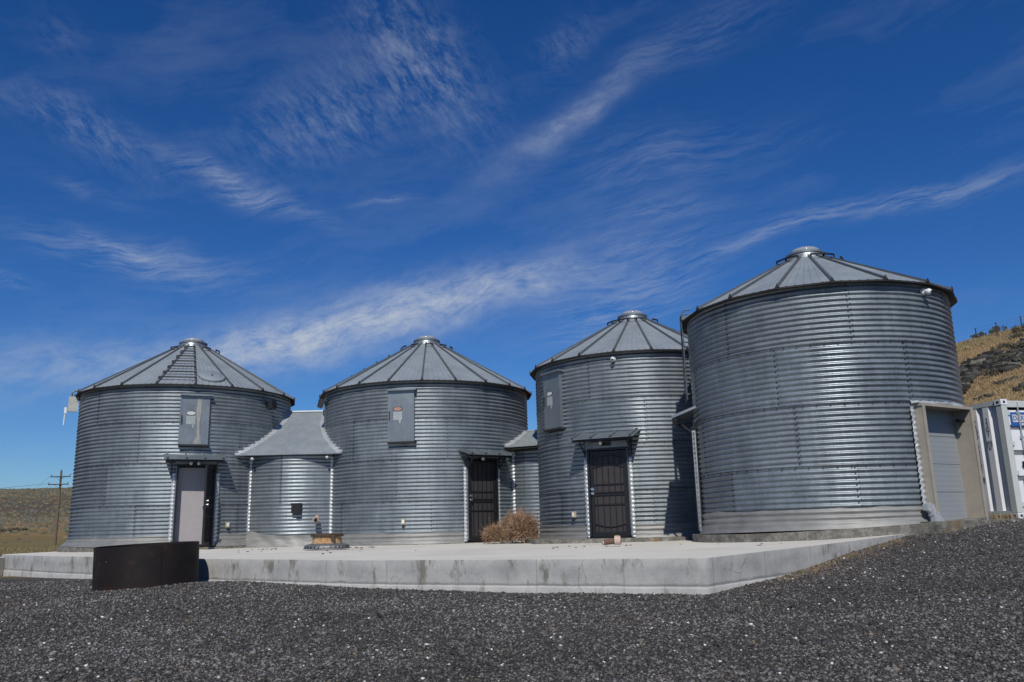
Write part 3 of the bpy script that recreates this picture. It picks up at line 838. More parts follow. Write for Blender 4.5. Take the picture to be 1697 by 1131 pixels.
def hatch(parent, R, az, w, z0, z1, oval='oval_red', streak=False):
    M = frame(az, R * math.cos(w / 2 / R) + .01)
    out = .085
    mb = MB(); mb.box((0, out / 2 - .06, (z0 + z1) / 2), (w, out + .12, z1 - z0), 0, M)
    h = mb.build('hatch_door', 'galvanized_flat', parent)
    mb = MB(); mb.box((.03, out / 2 + .01, z1 + .02), (w + .07, out + .14, .05), 0, M); mb.build('hatch_cap', 'galvanized_flat', h); mb = MB(); mb.box((.03, out / 2 + .0, z0 - .025), (w + .04, out + .10, .05), 1, M)
    mb.build('hatch_sill', ['galvanized_flat', 'dark_edge'], h)
    mb = MB(); zc = z0 + (z1 - z0) * .64; y = out + .001
    xs = -w * .12
    pts = [(xs + .12 * math.cos(t), y + .003, zc + .05 * math.sin(t)) for t in np.linspace(0, 2 * PI, 25)[:-1]]
    o2 = [(xs + .14 * math.cos(t), y + .0015, zc + .062 * math.sin(t)) for t in np.linspace(0, 2 * PI, 25)[:-1]]
    mb.add(pts, [tuple(range(24))], 1, M); mb.add(o2, [tuple(range(24))], 2, M)
    mb.box((xs, y, zc - .19), (.24, .004, .23), 0, M); mb.box((xs + .06, y, zc - .35), (.05, .004, .09), 0, M)
    mb.build('sticker', ['label_grey', oval, 'dark_edge'], h)
    if streak:
        mb = MB(); pts = [(.06, z1 - .05), (.17, z1 - .05), (.16, z1 - .5), (.13, z1 - .75), (.15, z0 + .25), (.20, z0 + .02), (.0, z0 + .02), (.08, z0 + .25), (.07, z1 - .7), (.04, z1 - .5)]
        mb.add([(x, y + .0008, z) for x, z in pts], [tuple(range(len(pts)))], 0, M); mb.build('oxide_stain', 'oxide', h)
    mb = MB(); mb.bar((-w / 2 + .05, out + .03, (z0 + z1) / 2 - .10), (-w / 2 + .05, out + .03, (z0 + z1) / 2 + .12), .02, .03, 0, M)
    mb.bar((-w / 2 + .05, out, (z0 + z1) / 2 + .12), (-w / 2 + .05, out + .03, (z0 + z1) / 2 + .12), .02, .03, 0, M)
    mb.build('latch', 'dark_edge', h)

def outlet(parent, R, az, z):
    M = frame(az, R); mb = MB(); mb.box((0, .035, z), (.09, .07, .14), 0, M); mb.box((0, .075, z), (.04, .012, .09), 1, M)
    mb.box((0, .078, z - .085), (.06, .05, .03), 2, M)
    return mb.build('outlet_box', ['beige_plastic', 'white_plastic', 'dark_edge'], parent)
def wall_camera(parent, M, s=1.0):
    mb = MB(); mb.lathe([(.05 * s, 0), (.05 * s, .03 * s), (.03 * s, .05 * s), (.03 * s, .07 * s)], 18, 0, M @ Matrix.Rotation(R_(-90), 4, 'X'))
    mb.lathe([(.045 * s * math.cos(t), .045 * s * math.sin(t)) for t in np.linspace(-1.4, 1.5, 9)], 18, 0, M @ Matrix.Translation((0, .10 * s, -.02 * s)))
    mb.lathe([(.022 * s, 0), (.001, .006)], 12, 1, M @ Matrix.Translation((0, .145 * s, -.03 * s)) @ Matrix.Rotation(R_(-80), 4, 'X'))
    return autosmooth(mb.build('security_camera', ['white_plastic', 'black_metal'], parent))
def flood(parent, M):
    mb = MB(); mb.box((0, .03, 0), (.12, .06, .12), 0, M)
    mb.bar((0, .05, 0), (0, .16, -.02), .03, .03, 0, M)
    mb.add([(-.13, .12, .11), (.13, .12, .11), (.13, .16, -.14), (-.13, .16, -.14), (-.10, .24, .13), (.10, .24, .13), (.10, .28, -.10), (-.10, .28, -.10)],
           [(0, 3, 2, 1), (4, 5, 6, 7), (0, 1, 5, 4), (1, 2, 6, 5), (2, 3, 7, 6), (3, 0, 4, 7)], 0, M)
    return mb.build('flood_lamp', 'black_metal', parent)

BINS = [(-10.03, 25.37, -.34, 3.016), (-2.71, 25.64, -.39, 3.118), (3.42, 22.70, -.33, 2.782), (6.52, 17.44, -.20, 2.648)]
def new_bin(i, label):
    X, Y, Z, R = BINS[i]; e = empty('grain_bin', (X, Y, Z))
    tag(e, label, 'grain bin', 'corrugated steel grain bins'); return e, R

# bin 1 -------------------------------------------------------------
e1, R = new_bin(0, 'leftmost grain bin, with ladder rungs up its roof and a grey door')
op = [(17.2, 36.4, 0, 2.18)]
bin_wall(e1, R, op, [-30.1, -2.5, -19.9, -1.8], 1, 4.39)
bin_roof(e1, R, 4.37, 6.02, 20, 5.7, (0, 7), (18, 2, 4), (33, .17))
skirt(e1, R, -125, 75, [(16.5, 37)], .31, .20, 1, z0f=lambda a: .09 - .09 * min(1, max(0, (a + 40) / 50)))
door_set(e1, R, 26.8, 1.01, 2.15, True, True, 3, 2, (25.5, 1.58, 2.48, 2.30, .52))
hatch(e1, R, 24.2, .76, 2.72, 4.06, 'oval_white', True)
outlet(e1, R, 43.7, .565)
flood(e1, frame(66.6, R, 3.99))
Mx = frame(-62, R, 4.0)
mb = MB(); mb.box((-.0, .17, .12), (.10, .26, .44), 0, Mx); mb.box((-.01, .36, -.07), (.07, .06, .18), 1, Mx); mb.tube([(-.01, .365, -.15), (-.01, .375, -.50)], .016, 8, 1, Mx)
mb.tube([(0, -.02, .50), (0, .17, .51), (0, .22, .46), (0, .22, .33)], .022, 8, 2, Mx); mb.build('antenna_box', ['grey_box', 'white_plastic', 'rib_metal'], e1)

# bin 2 -------------------------------------------------------------
e2, R = new_bin(1, 'grain bin with a red oval on its upper hatch, second from left')
op = [(26.0, 44.0, 0, 2.24)]
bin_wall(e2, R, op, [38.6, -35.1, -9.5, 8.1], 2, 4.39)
bin_roof(e2, R, 4.37, 6.02, 22, 3.7, (16, 7), (0, 2, 4, 18, 20))
skirt(e2, R, -75, 80, [(25, 45)], .29, .07, 2)
door_set(e2, R, 35.0, .98, 2.20, False, False, 7, 1, (35.5, 1.50, 2.49, 2.31, .52))
hatch(e2, R, -6.8, .74, 2.70, 4.10, 'oval_red')
outlet(e2, R, -5.5, .572)
flood(e2, frame(-64, R, 4.06))
# bin 3 -------------------------------------------------------------
e3, R = new_bin(2, 'grain bin with a hatch on its left side, third from left')
op = [(-35.6, -14.6, 0, 2.10)]
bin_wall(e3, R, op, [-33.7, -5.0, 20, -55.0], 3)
bin_roof(e3, R, 4.46, 5.85, 20, -18.4, None, (17, 18, 0, 1, 3, 19))
skirt(e3, R, -95, 60, [(-36.5, -13.6)], .30, .06, 3)
door_set(e3, R, -25.0, 1.02, 2.08, False, True, 11, 1, (-24.5, 1.62, 2.54, 2.33, .55))
hatch(e3, R, -58.5, .74, 2.74, 4.18, 'oval_white')
outlet(e3, R, -45.4, .568)
wall_camera(e3, frame(-19.2, R, 4.30), 1.25)
# bin 4 -------------------------------------------------------------
e4, R = new_bin(3, 'largest and nearest grain bin, at right, with a beige-framed roll-up door beside the white container')
PHI = 32.0
op = [(PHI - 17.3, PHI + 17.3, 0, 2.17), (-112, -93, 0, 2.15)]
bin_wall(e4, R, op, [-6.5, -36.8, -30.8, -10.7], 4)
bin_roof(e4, R, 4.47, 5.70, 18, -11.9, None, (16, 0, 1, 15, 3))
skirt(e4, R, -92, PHI - 17, [], .36, .09, 4, z0f=lambda a: -.06 + .10 * (a + 92) / 107)
wall_camera(e4, frame(28.5, R, 4.33), 1.35)
M = frame(PHI, R + .02)
mb = MB(); W_, Hb, Ht = .79, .10, 2.15
for sx in (-1, 1): mb.box((sx * (W_ - .03), -.20, (Hb + Ht) / 2), (.06, .52, Ht - Hb), 0, M)
mb.box((0, -.20, Ht - .0), (2 * W_ + .04, .54, .05), 0, M)
for sx in (-1, 1): mb.box((sx * (W_ - .03), .067, (Hb + Ht) / 2 - .02), (.075, .015, Ht - Hb), 1, M)
gf = mb.build('garage_frame', ['beige_frame', 'beige_frame'], e4)
mb = MB()
ph = (Ht - Hb) / 4
for k in range(4): mb.box((0, -.30, Hb + ph * (k + .5)), (2 * W_ - .12, .04, ph - .008), 0, M)
gd = mb.build('roll_up_door', 'garage_panel', e4)
mb = MB(); mb.box((W_ - .15, -.12, Ht - .22), (.16, .05, .05), 0, M); mb.tube([(W_ - .2, -.10, Ht - .22), (W_ - .2, .0, Ht - .24)], .03, 8, 0, M); mb.build('door_sensor', 'black_metal', gd)
s = MB(); crinkle_strip(s, -W_ - .04, .38, Ht - .02, .10, M, -.10, 21, .03)
n = 24; vs = []; fs = []
for i in range(n + 1):
    x = -W_ - .06 + (2 * W_ + .12) * i / n; yy = math.sqrt(max((R + .03) ** 2 - x * x, 0)) - R - .02
    j1 = rng.uniform(-.012, .012)
    vs += [(x, yy + .01, Ht + .09 + j1), (x, yy + .035, Ht + .03), (x, .03, Ht + .030)]
for i in range(n):
    for j in range(2): fs.append((i * 3 + j, i * 3 + j + 1, i * 3 + j + 4, i * 3 + j + 3))
s.add(vs, fs, 0, M)
s.build('edge_flashing', 'bright_flashing', e4, smooth=True)
# crumbled foot of the left jamb
mb = MB()
for k in range(26):
    t = k / 25; c = (-W_ - .10 + .16 * t + rng.uniform(-.02, .02), -.02 + .10 * t, .38 - .32 * t + rng.uniform(-.02, .02)); d = rng.uniform(.06, .12)
    mb.box(c, (d, d * .8, d), 0, M @ Matrix.Rotation(rng.uniform(-.05, .05), 4, 'Y'))
mb.build('sealant_rubble', 'bright_flashing', e4)
# side door in shade with canopy
M4 = frame(-102.5, R)
mb = MB()
mb.box((0, -.16, 1.05), (.86, .04, 2.06), 1, M4)
for sx in (-1, 1): mb.box((sx * .45, -.05, 1.06), (.05, .26, 2.14), 0, M4)
mb.box((0, -.05, 2.14), (.95, .26, .05), 0, M4)
mb.build('side_door', ['black_metal', 'interior_dark'], e4)
s = MB(); crinkle_strip(s, .52, .0, 2.05, .12, M4, .02, 31, .03); s.box((.49, .03, 1.05), (.03, .07, 2.05), 0, M4); s.build('edge_flashing', 'bright_flashing', e4, smooth=True)
canopy(e4, frame(-102.5, R), 1.3, 2.58, 2.36, .46)
# ladder on the left side of the bin
Ml = frame(-112, R, 0)
mb = MB()
Ml = frame(-97, R, 0)
for sx in (-.2, .2):
    mb.tube([(sx, .14, 2.75), (sx, .14, 4.62), (sx, .08, 4.72), (sx, -.05, 4.74)], .016, 6, 0, Ml)
lad = mb.build('ladder', 'rib_metal', e4)
for k in range(7):
    mb = MB(); mb.bar((-.2, .14, 2.9 + .29 * k), (.2, .14, 2.9 + .29 * k), .03, .02, 0, Ml); mb.bar((-.2, 0, 2.93 + .29 * k), (-.2, .14, 2.93 + .29 * k), .02, .02, 0, Ml); mb.build('rung', 'rib_metal', lad)

# ------------------------------------------------------------------ footings
def footing(name, pts, z0, z1, tilt=None):
    mb = MB(); n = len(pts)
    rg = random.Random(len(pts)); q = [(x + rg.uniform(-.015, .015), y + rg.uniform(-.015, .015)) for x, y in pts]
    zt = [z1 if tilt is None else tilt(x, y) for x, y in q]
    mb.add([(x, y, z) for (x, y), z in zip(q, zt)] + [(x, y, z0) for x, y in q], [tuple(range(n))] + [(i, i + n, (i + 1) % n + n, (i + 1) % n) for i in range(n)], 0)
    o = mb.build(name, 'rough_footing'); tag(o, kind='structure'); return o
def disc(b, dr, n=72): X, Y, Z, R = BINS[b]; return [(X + (R + dr) * math.cos(2 * PI * i / n), Y + (R + dr) * math.sin(2 * PI * i / n)) for i in range(n)]
footing('footing', disc(0, .24), -1.2, BINS[0][2], lambda x, y: BINS[0][2] - .01 + .09 * min(1, max(0, (-10.4 - x) / 1.6)))
footing('footing', disc(1, .14), -1.2, BINS[1][2] - .012)
p3 = [(.42, 19.95), (1.6, 19.62), (2.8, 19.42), (4.0, 19.25), (4.9, 19.2), (7, 19.8), (7, 25), (3.4, 25.8), (.4, 24), (.2, 21.5)]
pp = []
for a, b in zip(p3, p3[1:] + p3[:1]):
    k = max(1, int(math.dist(a, b) / .15))
    if a[1] > 20.5: k = 1
    for j in range(k): pp.append((a[0] + (b[0] - a[0]) * j / k, a[1] + (b[1] - a[1]) * j / k))
footing('footing', pp, -1.2, -.335)
footing('footing', disc(3, .20), -1.2, -.2, lambda x, y: -.265 + .048 * (x - 4.2) if x > 4.2 else -.265)
# threshold strip by the roll-up door
mb = MB(); Mt = Matrix.Translation((6.52, 17.44, 0)) @ frame(PHI, 2.65)
mb.box((.15, .05, -.35), (2.3, .5, .50), 0, Mt); o = mb.build('threshold', 'rough_footing'); tag(o, kind='structure')

# ------------------------------------------------------------------ link buildings between bins
def link_building(i, j, v_wall, v_eave, z_eave, v_ridge, z_ridge, label, zb, bulge=.12):
    X1, Y1, Z1, R1 = BINS[i]; X2, Y2, Z2, R2 = BINS[j]
    D = math.hypot(X2 - X1, Y2 - Y1); ang = math.atan2(Y2 - Y1, X2 - X1)
    e = empty('link_building', (X1, Y1, zb), ang)        # local x = u, local -y = v towards the yard
    tag(e, label, 'link building', 'corrugated links between the bins')
    M0 = None
    def ulim(v, g=0.0):
        a = math.sqrt(max(R1 * R1 - v * v, 0)) if abs(v) < R1 else 0; b = D - (math.sqrt(max(R2 * R2 - v * v, 0)) if abs(v) < R2 else 0)
        return a - g, b + g
    # wall, gently bowed outwards
    a, b = ulim(v_wall, .06); n = 40; SEG = 8; H = z_eave + (z_ridge - z_eave) * (v_eave - v_wall) / (v_eave - v_ridge) + .02; nz = int(H / (PITCHC / SEG))
    V = []; T = []
    for k in range(nz + 1):
        z = k * PITCHC / SEG; r = .0125 * math.cos(2 * PI * z / PITCHC)
        for q in range(n + 1):
            t = q / n; vv = v_wall + bulge * math.sin(PI * t) + r
            V.append((a + (b - a) * t, -vv, min(z, z_eave + (z_ridge - z_eave) * (v_eave - vv) / (v_eave - v_ridge) - .018)))
    F = [(k * (n + 1) + q, k * (n + 1) + q + 1, (k + 1) * (n + 1) + q + 1, (k + 1) * (n + 1) + q) for k in range(nz) for q in range(n)]
    w = np_mesh('wall', V, F, 'galvanized_wall', smooth=True, parent=e)
    tn = []
    for k in range(nz):
        z = k * PITCHC / SEG
        for q in range(n):
            t = 1.06 if q > n * .42 else .95
            if abs(z - 1.118) < .012 or abs(z - 2.236) < .012: t *= .5  # lap shadow painted into the tone, as on the bins
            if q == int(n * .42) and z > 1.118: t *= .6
            tn += [t] * 4
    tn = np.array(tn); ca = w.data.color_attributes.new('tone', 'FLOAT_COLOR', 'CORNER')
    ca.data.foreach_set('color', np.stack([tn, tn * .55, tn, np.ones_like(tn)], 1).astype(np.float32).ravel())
    # roof sheet, corrugated up the slope and cut to the two cylinders
    V = []; rows = 26; pit = .068
    cols = None; u0, u1 = ulim(v_eave, -.0)
    umin, umax = min(u0, ulim(v_ridge)[0]) - .2, max(u1, ulim(v_ridge)[1]) + .2
    umin, umax = u0 - .12, u1 + .12
    step = pit / 5; nc = int((umax - umin) / step)
    for k in range(rows + 1):
        t = k / rows; v = v_eave + (v_ridge - v_eave) * t; z = z_eave + (z_ridge - z_eave) * t
        if k == 0: lo, hi = u0 - .06, u1 + .06
        else: lo, hi = ulim(v, .015)
        if v > v_wall: 
            lo, hi = ulim(v, -.02 if False else .015)
            f = (v - v_wall) / (v_eave - v_wall); lo -= .02 * f; hi += .02 * f
        for c in range(nc + 1):
            u = umin + (umax - umin) * c / nc; uu = min(max(u, lo), hi)
            lap = .006 * ((k % 5) / 5)
            V.append((uu, -v, z + .009 * math.cos(2 * PI * uu / pit) - lap))
    F = []
    for k in range(rows):
        for c in range(nc):
            p = k * (nc + 1) + c; q = p + nc + 1
            if V[p][0] == V[p + 1][0] and V[q][0] == V[q + 1][0]: continue
            F.append((p, p + 1, q + 1, q))
    rf = np_mesh('roof', V, F, 'galvanized_roof', smooth=True, parent=e)
    # ridge cap and eave board
    lo, hi = ulim(v_ridge)
    mb = MB(); mb.tube([(lo - .02, -v_ridge, z_ridge + .02), (hi + .02, -v_ridge, z_ridge + .02)], .035, 8); mb.build('ridge_cap', 'galvanized_roof', e)
    mb = MB()
    a2, b2 = ulim(v_wall, .05)
    mb.box(((a2 + b2) / 2, -(v_wall + (v_eave - v_wall) * .5), z_eave - .05), (b2 - a2, (v_eave - v_wall) * .9, .02)); mb.build('soffit', 'dark_edge', e) if bulge < .1 else None
    # silver sealant along the curved roof joints and wall corners
    mb = MB()
    for side in (0, 1):
        vs = []; fs = []; n2 = 90
        for k in range(n2 + 1):
            t = k / n2; v = v_eave - .02 + (v_ridge - v_eave) * t; z = z_eave + (z_ridge - z_eave) * t
            lo, hi = ulim(v); u = lo if side == 0 else hi; sg = 1 if side == 0 else -1
            jg = .02 * math.sin(t * 140) + rng.uniform(-.01, .01)
            vs += [(u - sg * .02, -v, z + .11 + jg), (u + sg * .03, -v, z + .035), (u + sg * (.12 + jg * 1.2), -v, z + .014)]
        for k in range(n2):
            for q in range(2): fs.append((k * 3 + q, k * 3 + q + 1, k * 3 + q + 4, k * 3 + q + 3))
        mb.add(vs, fs); mb.build('roof_sealant', 'bright_flashing', e, smooth=True); mb = MB()
        u = ulim(v_wall)[side]; sg = 1 if side == 0 else -1
        crinkle_strip(mb, u + sg * .01, .05, z_eave - .06, .15, Matrix.Translation((0, -v_wall - .03, 0)) @ Matrix(((1, 0, 0, 0), (0, -1, 0, 0), (0, 0, 1, 0), (0, 0, 0, 1))), 0, 40 + side, .03)
        mb.build('edge_flashing', 'bright_flashing', e, smooth=True); mb = MB()
    # sealant along the foot
    mb = MB(); a, b = ulim(v_wall, .1); n3 = 40
    for q in range(n3 + 1):
        t = q / n3; w_ = float(fbm(np.array(t * 5.0), np.array(i * 3.3), 5, 3)); hh = .26 + .06 * w_ + .17 * math.exp(-((t - .02) / .22) ** 2) * (1 if i == 0 else .2)
        vb = v_wall + bulge * math.sin(PI * t)
        for k in range(7):
            s = k / 6; mb.v.append((a + (b - a) * t, -(vb + .02 + (.12 + .25 * math.exp(-(t / .2) ** 2)) * (1 - s) ** 2.2 + .01 * math.sin(t * 30 + k)), -.08 + (hh + .08) * s))
    for q in range(n3):
        for k in range(6):
            p = q * 7 + k; mb.f.append([p, p + 7, p + 8, p + 1]); mb.m.append(0); mb.tone.append(1)
    mb.build('base_sealant', 'sealant', e, smooth=True)
    return e, ulim, D
l1, ul1, D1 = link_building(0, 1, 1.76, 2.20, 2.48, -.05, 3.98, 'wide corrugated link with a flared sloping roof between the two leftmost bins', -.37, .34)
l2, ul2, D2 = link_building(1, 2, .35, .78, 2.55, -.55, 3.10, 'narrow corrugated link with a low roof in the gap behind the tumbleweeds', -.37, .08)
yw = -(1.76 + .33)
mb = MB(); Mk = Matrix.Translation((3.86, yw, .97))
mb.box((0, -.06, .02), (.26, .16, .24), 0, Mk); mb.box((0, -.05, .15), (.28, .20, .03), 0, Mk); mb.box((.03, -.15, -.03), (.10, .05, .16), 0, Mk)
mb.build('meter_box', 'black_metal', l1)
mb = MB(); Mk = Matrix.Translation((4.42, yw, .72))
mb.tube([(0, .02, .02), (0, -.16, -.05)], .065, 12, 0, Mk, .085); mb.tube([(0, -.15, -.045), (0, -.20, -.065)], .05, 12, 1, Mk)
mb.build('vent_spout', ['pipe_pink', 'dark_edge'], l1)
for xx in (ul1(1.8)[0] + .15, ul1(1.8)[1] - .12):
    wall_camera(l1, Matrix.Translation((xx, -2.05, 2.40)) @ Matrix.Rotation(PI, 4, 'Z'), .9)

# ------------------------------------------------------------------ fire ring
fr = MB(); ro, ri, hh = .81, .798, .735
fr.lathe([(ro, 0), (ro, hh), (ri, hh), (ri, 0), (ro, 0)], 96, 0, None, False)
o = fr.build('fire_ring', 'burnt_steel'); autosmooth(o, 40)
o.location = (-6.17, 14.25, -.885); o.rotation_euler = (R_(1.6), R_(-1.3), 0)
tag(o, 'dark rusty steel fire ring standing on the gravel against the patio edge', 'fire ring')
mb = MB(); mb.box((0, .003, hh / 2), (.012, .008, hh - .01), 0, frame(38, ro)); mb.build('weld_seam', 'burnt_steel', o)
mb = MB(); Ms = frame(-22, ro + .002, .50); mb.bar((-.04, 0, .025), (0, 0, 0), .008, .003, 0, Ms); mb.bar((0, 0, 0), (.05, 0, .02), .008, .003, 0, Ms); mb.build('scratch_mark', 'cast_grey', o)
# soil banked against its right-hand side is part of the ground height; add a few loose stones there
# ------------------------------------------------------------------ cast ring on the patio
e = empty('machine_ring', (-4.36, 19.5, -.40)); tag(e, 'rusty orange cast ring with a toothed flared base on the patio', 'machine part')
mb = MB(); mb.lathe([(.345, .10), (.33, .16), (.325, .28), (.34, .29)], 48, 0, None, False); autosmooth(mb.build('neck', 'orange_rust', e), 40)
mb = MB(); mb.lathe([(.36, .27), (.365, .275), (.365, .335), (.30, .335), (.30, .20)], 48, 0, None, False)
for k in range(40): mb.box((0, .368, .305), (.02, .012, .045), 0, Matrix.Rotation(2 * PI * k / 40, 4, 'Z'))
mb.box((.20, -.31, .25), (.09, .06, .10)); mb.build('top_flange', 'brown_rust', e)
mb = MB(); mb.lathe([(.34, .12), (.44, .10), (.50, .075), (.50, .06), (.34, .08)], 56, 0, None, False)
for k in range(30):
    Mr = Matrix.Rotation(2 * PI * k / 30, 4, 'Z')
    mb.add([(-.045, .50, .07), (.045, .50, .07), (0, .52, .0), (-.045, .46, .07), (.045, .46, .07), (0, .49, .0)], [(0, 2, 1), (3, 4, 5), (0, 3, 5, 2), (1, 2, 5, 4), (0, 1, 4, 3)], 0, Mr)
mb.lathe([(.50, 0.0), (.53, 0.0), (.53, .015), (.50, .015)], 56, 0, None, False)
mb.build('toothed_base', 'cast_grey', e)

# ------------------------------------------------------------------ pipe fitting
e = empty('pipe_fitting', (1.84, 16.4, -.405)); e.rotation_euler = (0, 0, R_(8)); tag(e, 'short brown and pink pipe fitting with a red core lying on the patio', 'pipe fitting')
mb = MB(); mb.tube([(-.18, 0, .05), (-.12, .0, .06), (0, .0, .075), (.06, 0, .07)], .05, 14, 0, None, .065); mb.tube([(-.20, .0, .045), (-.17, 0, .05)], .042, 14, 1); autosmooth(mb.build('barrel', ['pipe_brown', 'pipe_pink'], e))
mb = MB(); mb.tube([(.04, .0, .085), (.15, -.03, .085)], .085, 20, 0); mb.box((.09, 0, .17), (.07, .04, .02), 1); autosmooth(mb.build('collar', ['pipe_pink', 'moss_yellow'], e))
mb = MB(); mb.tube([(.149, -.03, .085), (.158, -.033, .085)], .072, 20, 0); mb.tube([(.157, -.034, .085), (.166, -.035, .085)], .035, 14, 1); mb.build('core', ['dark_edge', 'core_red'], e)

# debris specks on the patio
mb = MB()
for (x0, y0, n_, sp) in ((-3.55, 19.5, 26, .28), (-6.3, 20.6, 22, .5), (2.0, 15.5, 8, 2.5), (-1, 16, 10, 3.5), (-5, 18, 8, 2), (4.5, 14, 8, 1.2)):
    for k in range(n_):
        d = rng.uniform(.008, .03); mb.box((x0 + rng.uniform(-1, 1) * sp, y0 + rng.uniform(-.2, .2) * sp, -.405 + .02 * rng.random()), (d * 1.5, d, d * .6), 0, None)
o = mb.build('patio_litter', 'pipe_brown'); tag(o, 'small brown scraps and leaf litter scattered on the pale patio', 'litter', kind='stuff')

# ------------------------------------------------------------------ tumbleweeds
def tumbleweed(loc, rx, rz, n, mats, label, seed):
    rg = np.random.default_rng(seed); V = []; F = []; MI = []
    for k in range(n):
        d = rg.normal(size=3); d /= np.linalg.norm(d); d[2] = abs(d[2]) * .9 - .22
        L = .75 + .25 * rg.random(); side = rg.normal(size=3); side -= side @ d * d; side /= np.linalg.norm(side)
        t0 = .15 + .45 * rg.random(); K = 5; w = .0035 + .003 * rg.random(); cv = rg.normal() * .35
        wv = np.cross(d, side); o = len(V)
        for q in range(K + 1):
            t = t0 + (L - t0) * q / K; u = (q / K)
            p = d * t + side * cv * u * u + wv * .06 * math.sin(u * 5 + k)
            p = p * np.array([rx, rx * .9, rz]) + np.array([0, 0, rz * .52])
            p[2] = max(p[2], .005)
            V.append(p + side * w); V.append(p - side * w + wv * w)
        for q in range(K): F.append((o + 2 * q, o + 2 * q + 1, o + 2 * q + 3, o + 2 * q + 2)); MI.append(int(rg.random() < .35))
        # twiglets
        for _ in range(4):
            q = 1 + int(rg.random() * (K - 1)); b0 = np.array(V[o + 2 * q]); dd = d * .5 + rg.normal(size=3) * .6; dd /= np.linalg.norm(dd); l = .05 + .07 * rg.random()
            o2 = len(V); e_ = b0 + dd * l; e_[2] = max(e_[2], .004)
            V += [b0, b0 + wv * w * 1.2, e_, e_ + wv * w * .6]; F.append((o2, o2 + 1, o2 + 3, o2 + 2)); MI.append(int(rg.random() < .3))
    o = np_mesh('tumbleweed', V, F, mats, mi=MI); o.location = loc
    tag(o, label, 'tumbleweed', 'tumbleweeds piled by the door'); return o
tumbleweed((-.56, 21.35, -.41), .31, .36, 2000, ['tumble_tan', 'leaf_dry'], 'smallest dry tumbleweed, leaning at the left of the pile beside the black door', 1)
tumbleweed((-.10, 21.75, -.41), .37, .56, 2200, ['tumble_grey', 'tumble_tan'], 'greyer tumbleweed at the back of the pile, topmost against the corrugated wall', 2)
tumbleweed((.15, 21.2, -.41), .41, .56, 4200, ['tumble_tan', 'twig'], 'largest reddish tan tumbleweed, at the right of the pile', 3)

# ------------------------------------------------------------------ shipping container
CA = R_(15)
e = empty('shipping_container', (10.83, 18.3, -.11), CA)
tag(e, 'white corrugated shipping container with stencilled letters standing beside the roll-up door', 'container')
CW, CLn, CH = 2.44, 6.06, 2.60
mb = MB(); y = .16; pts = [(0.03, .16)]
while y < CLn - .3:
    if y < .2: pts += [(.085, y + .01), (.085, y + .19)]
    else: pts += [(.085, y + .11), (.085, y + .19)]
    pts += [(.02, y + .24), (.02, y + .40)]
    y += .34
pts += [(.03, CLn - .16)]
z0, z1 = .16, CH - .10
for sx in (0, 1):
    n = len(pts); vs = [((x if sx == 0 else CW - x), yy, z) for z in (z0, z1) for x, yy in pts]
    mb.add(vs, [(i, i + 1, i + n + 1, i + n) for i in range(n - 1)])
mb.box((CW / 2, CLn / 2, CH - .03), (CW - .1, CLn - .2, .03))
mb.box((CW / 2, CLn - .06, CH / 2), (CW - .1, .04, CH - .3)); mb.box((CW / 2, CLn / 2, .17), (CW - .2, CLn - .2, .04))
mb.build('side_panels', 'container_white', e)
mb = MB()
for x in (.05, CW - .05):
    for (zz, hh_) in ((CH - .06, .10), (.12, .10)):
        mb.box((x, CLn / 2, zz), (.07, CLn - .34, hh_))
for x in (.08, CW - .08):
    mb.box((x, .08, CH / 2), (.15, .15, CH - .26)); mb.box((x, CLn - .08, CH / 2), (.15, .15, CH - .26))
mb.box((CW / 2, .07, CH - .10), (CW - .34, .09, .14)); mb.box((CW / 2, .07, .10), (CW - .34, .10, .14))
fr4 = mb.build('frame', 'container_grey', e)
for x in (.085, CW - .085):
    for yy in (.085, CLn - .085):
        for zz in (.06, CH - .06):
            mb = MB(); mb.box((x, yy, zz), (.18, .18, .125)); sg = -1 if yy < 1 else 1
            mb.box((x, yy + sg * .091, zz), (.06, .004, .05), 1); sgx = -1 if x < 1 else 1
            mb.box((x + sgx * .091, yy, zz), (.004, .07, .05), 1); mb.build('corner_casting', ['container_white', 'black_metal'], fr4)
for s in (0, 1):
    x0, x1 = (.17, CW / 2 - .01) if s == 0 else (CW / 2 + .01, CW - .17)
    mb = MB(); mb.box(((x0 + x1) / 2, .10, CH / 2 - .02), (x1 - x0, .03, CH - .42))
    zz = [.19, .86, 1.42, 1.98, CH - .23]
    for a, b in zip(zz[:-1], zz[1:]): mb.box(((x0 + x1) / 2 + .02, .075, (a + b) / 2), (x1 - x0 - .06, .03, b - a - .11))
    dl = mb.build('door_leaf', 'container_white', e)
    mb = MB()
    for zc in (.86, 1.42, 1.98): mb.box(((x0 + x1) / 2 + .02, .082, zc), (x1 - x0 - .08, .012, .10))
    mb.build('recess_band', 'band_grey', dl)
    xh = x0 if s == 0 else x1
    for zc in (.30, .98, 1.62, 2.30):
        mb = MB(); mb.box((xh + .02, .045, zc), (.10, .03, .09)); mb.box((xh - .03, .05, zc), (.012, .05, .10), 1); mb.tube([(xh - .01, .03, zc - .06), (xh - .01, .03, zc + .06)], .014, 8); mb.build('hinge', ['container_grey', 'black_metal'], dl)
    for xr in ((x0 + .30, x0 + .78) if s == 0 else (x1 - .78, x1 - .30)):
        mb = MB(); mb.tube([(xr, .03, .10), (xr, .03, CH - .06)], .018, 10)
        for zc in (.2, .7, 1.2, 1.75, 2.3): mb.box((xr, .045, zc), (.09, .03, .06))
        lr = mb.build('lock_rod', 'steel_rod', dl)
        mb = MB(); mb.bar((xr - .12, .0, 1.16), (xr + .30, .0, 1.18), .04, .02); mb.box((xr - .04, .02, 1.17), (.10, .04, .12)); mb.build('door_handle', 'dark_edge', lr)
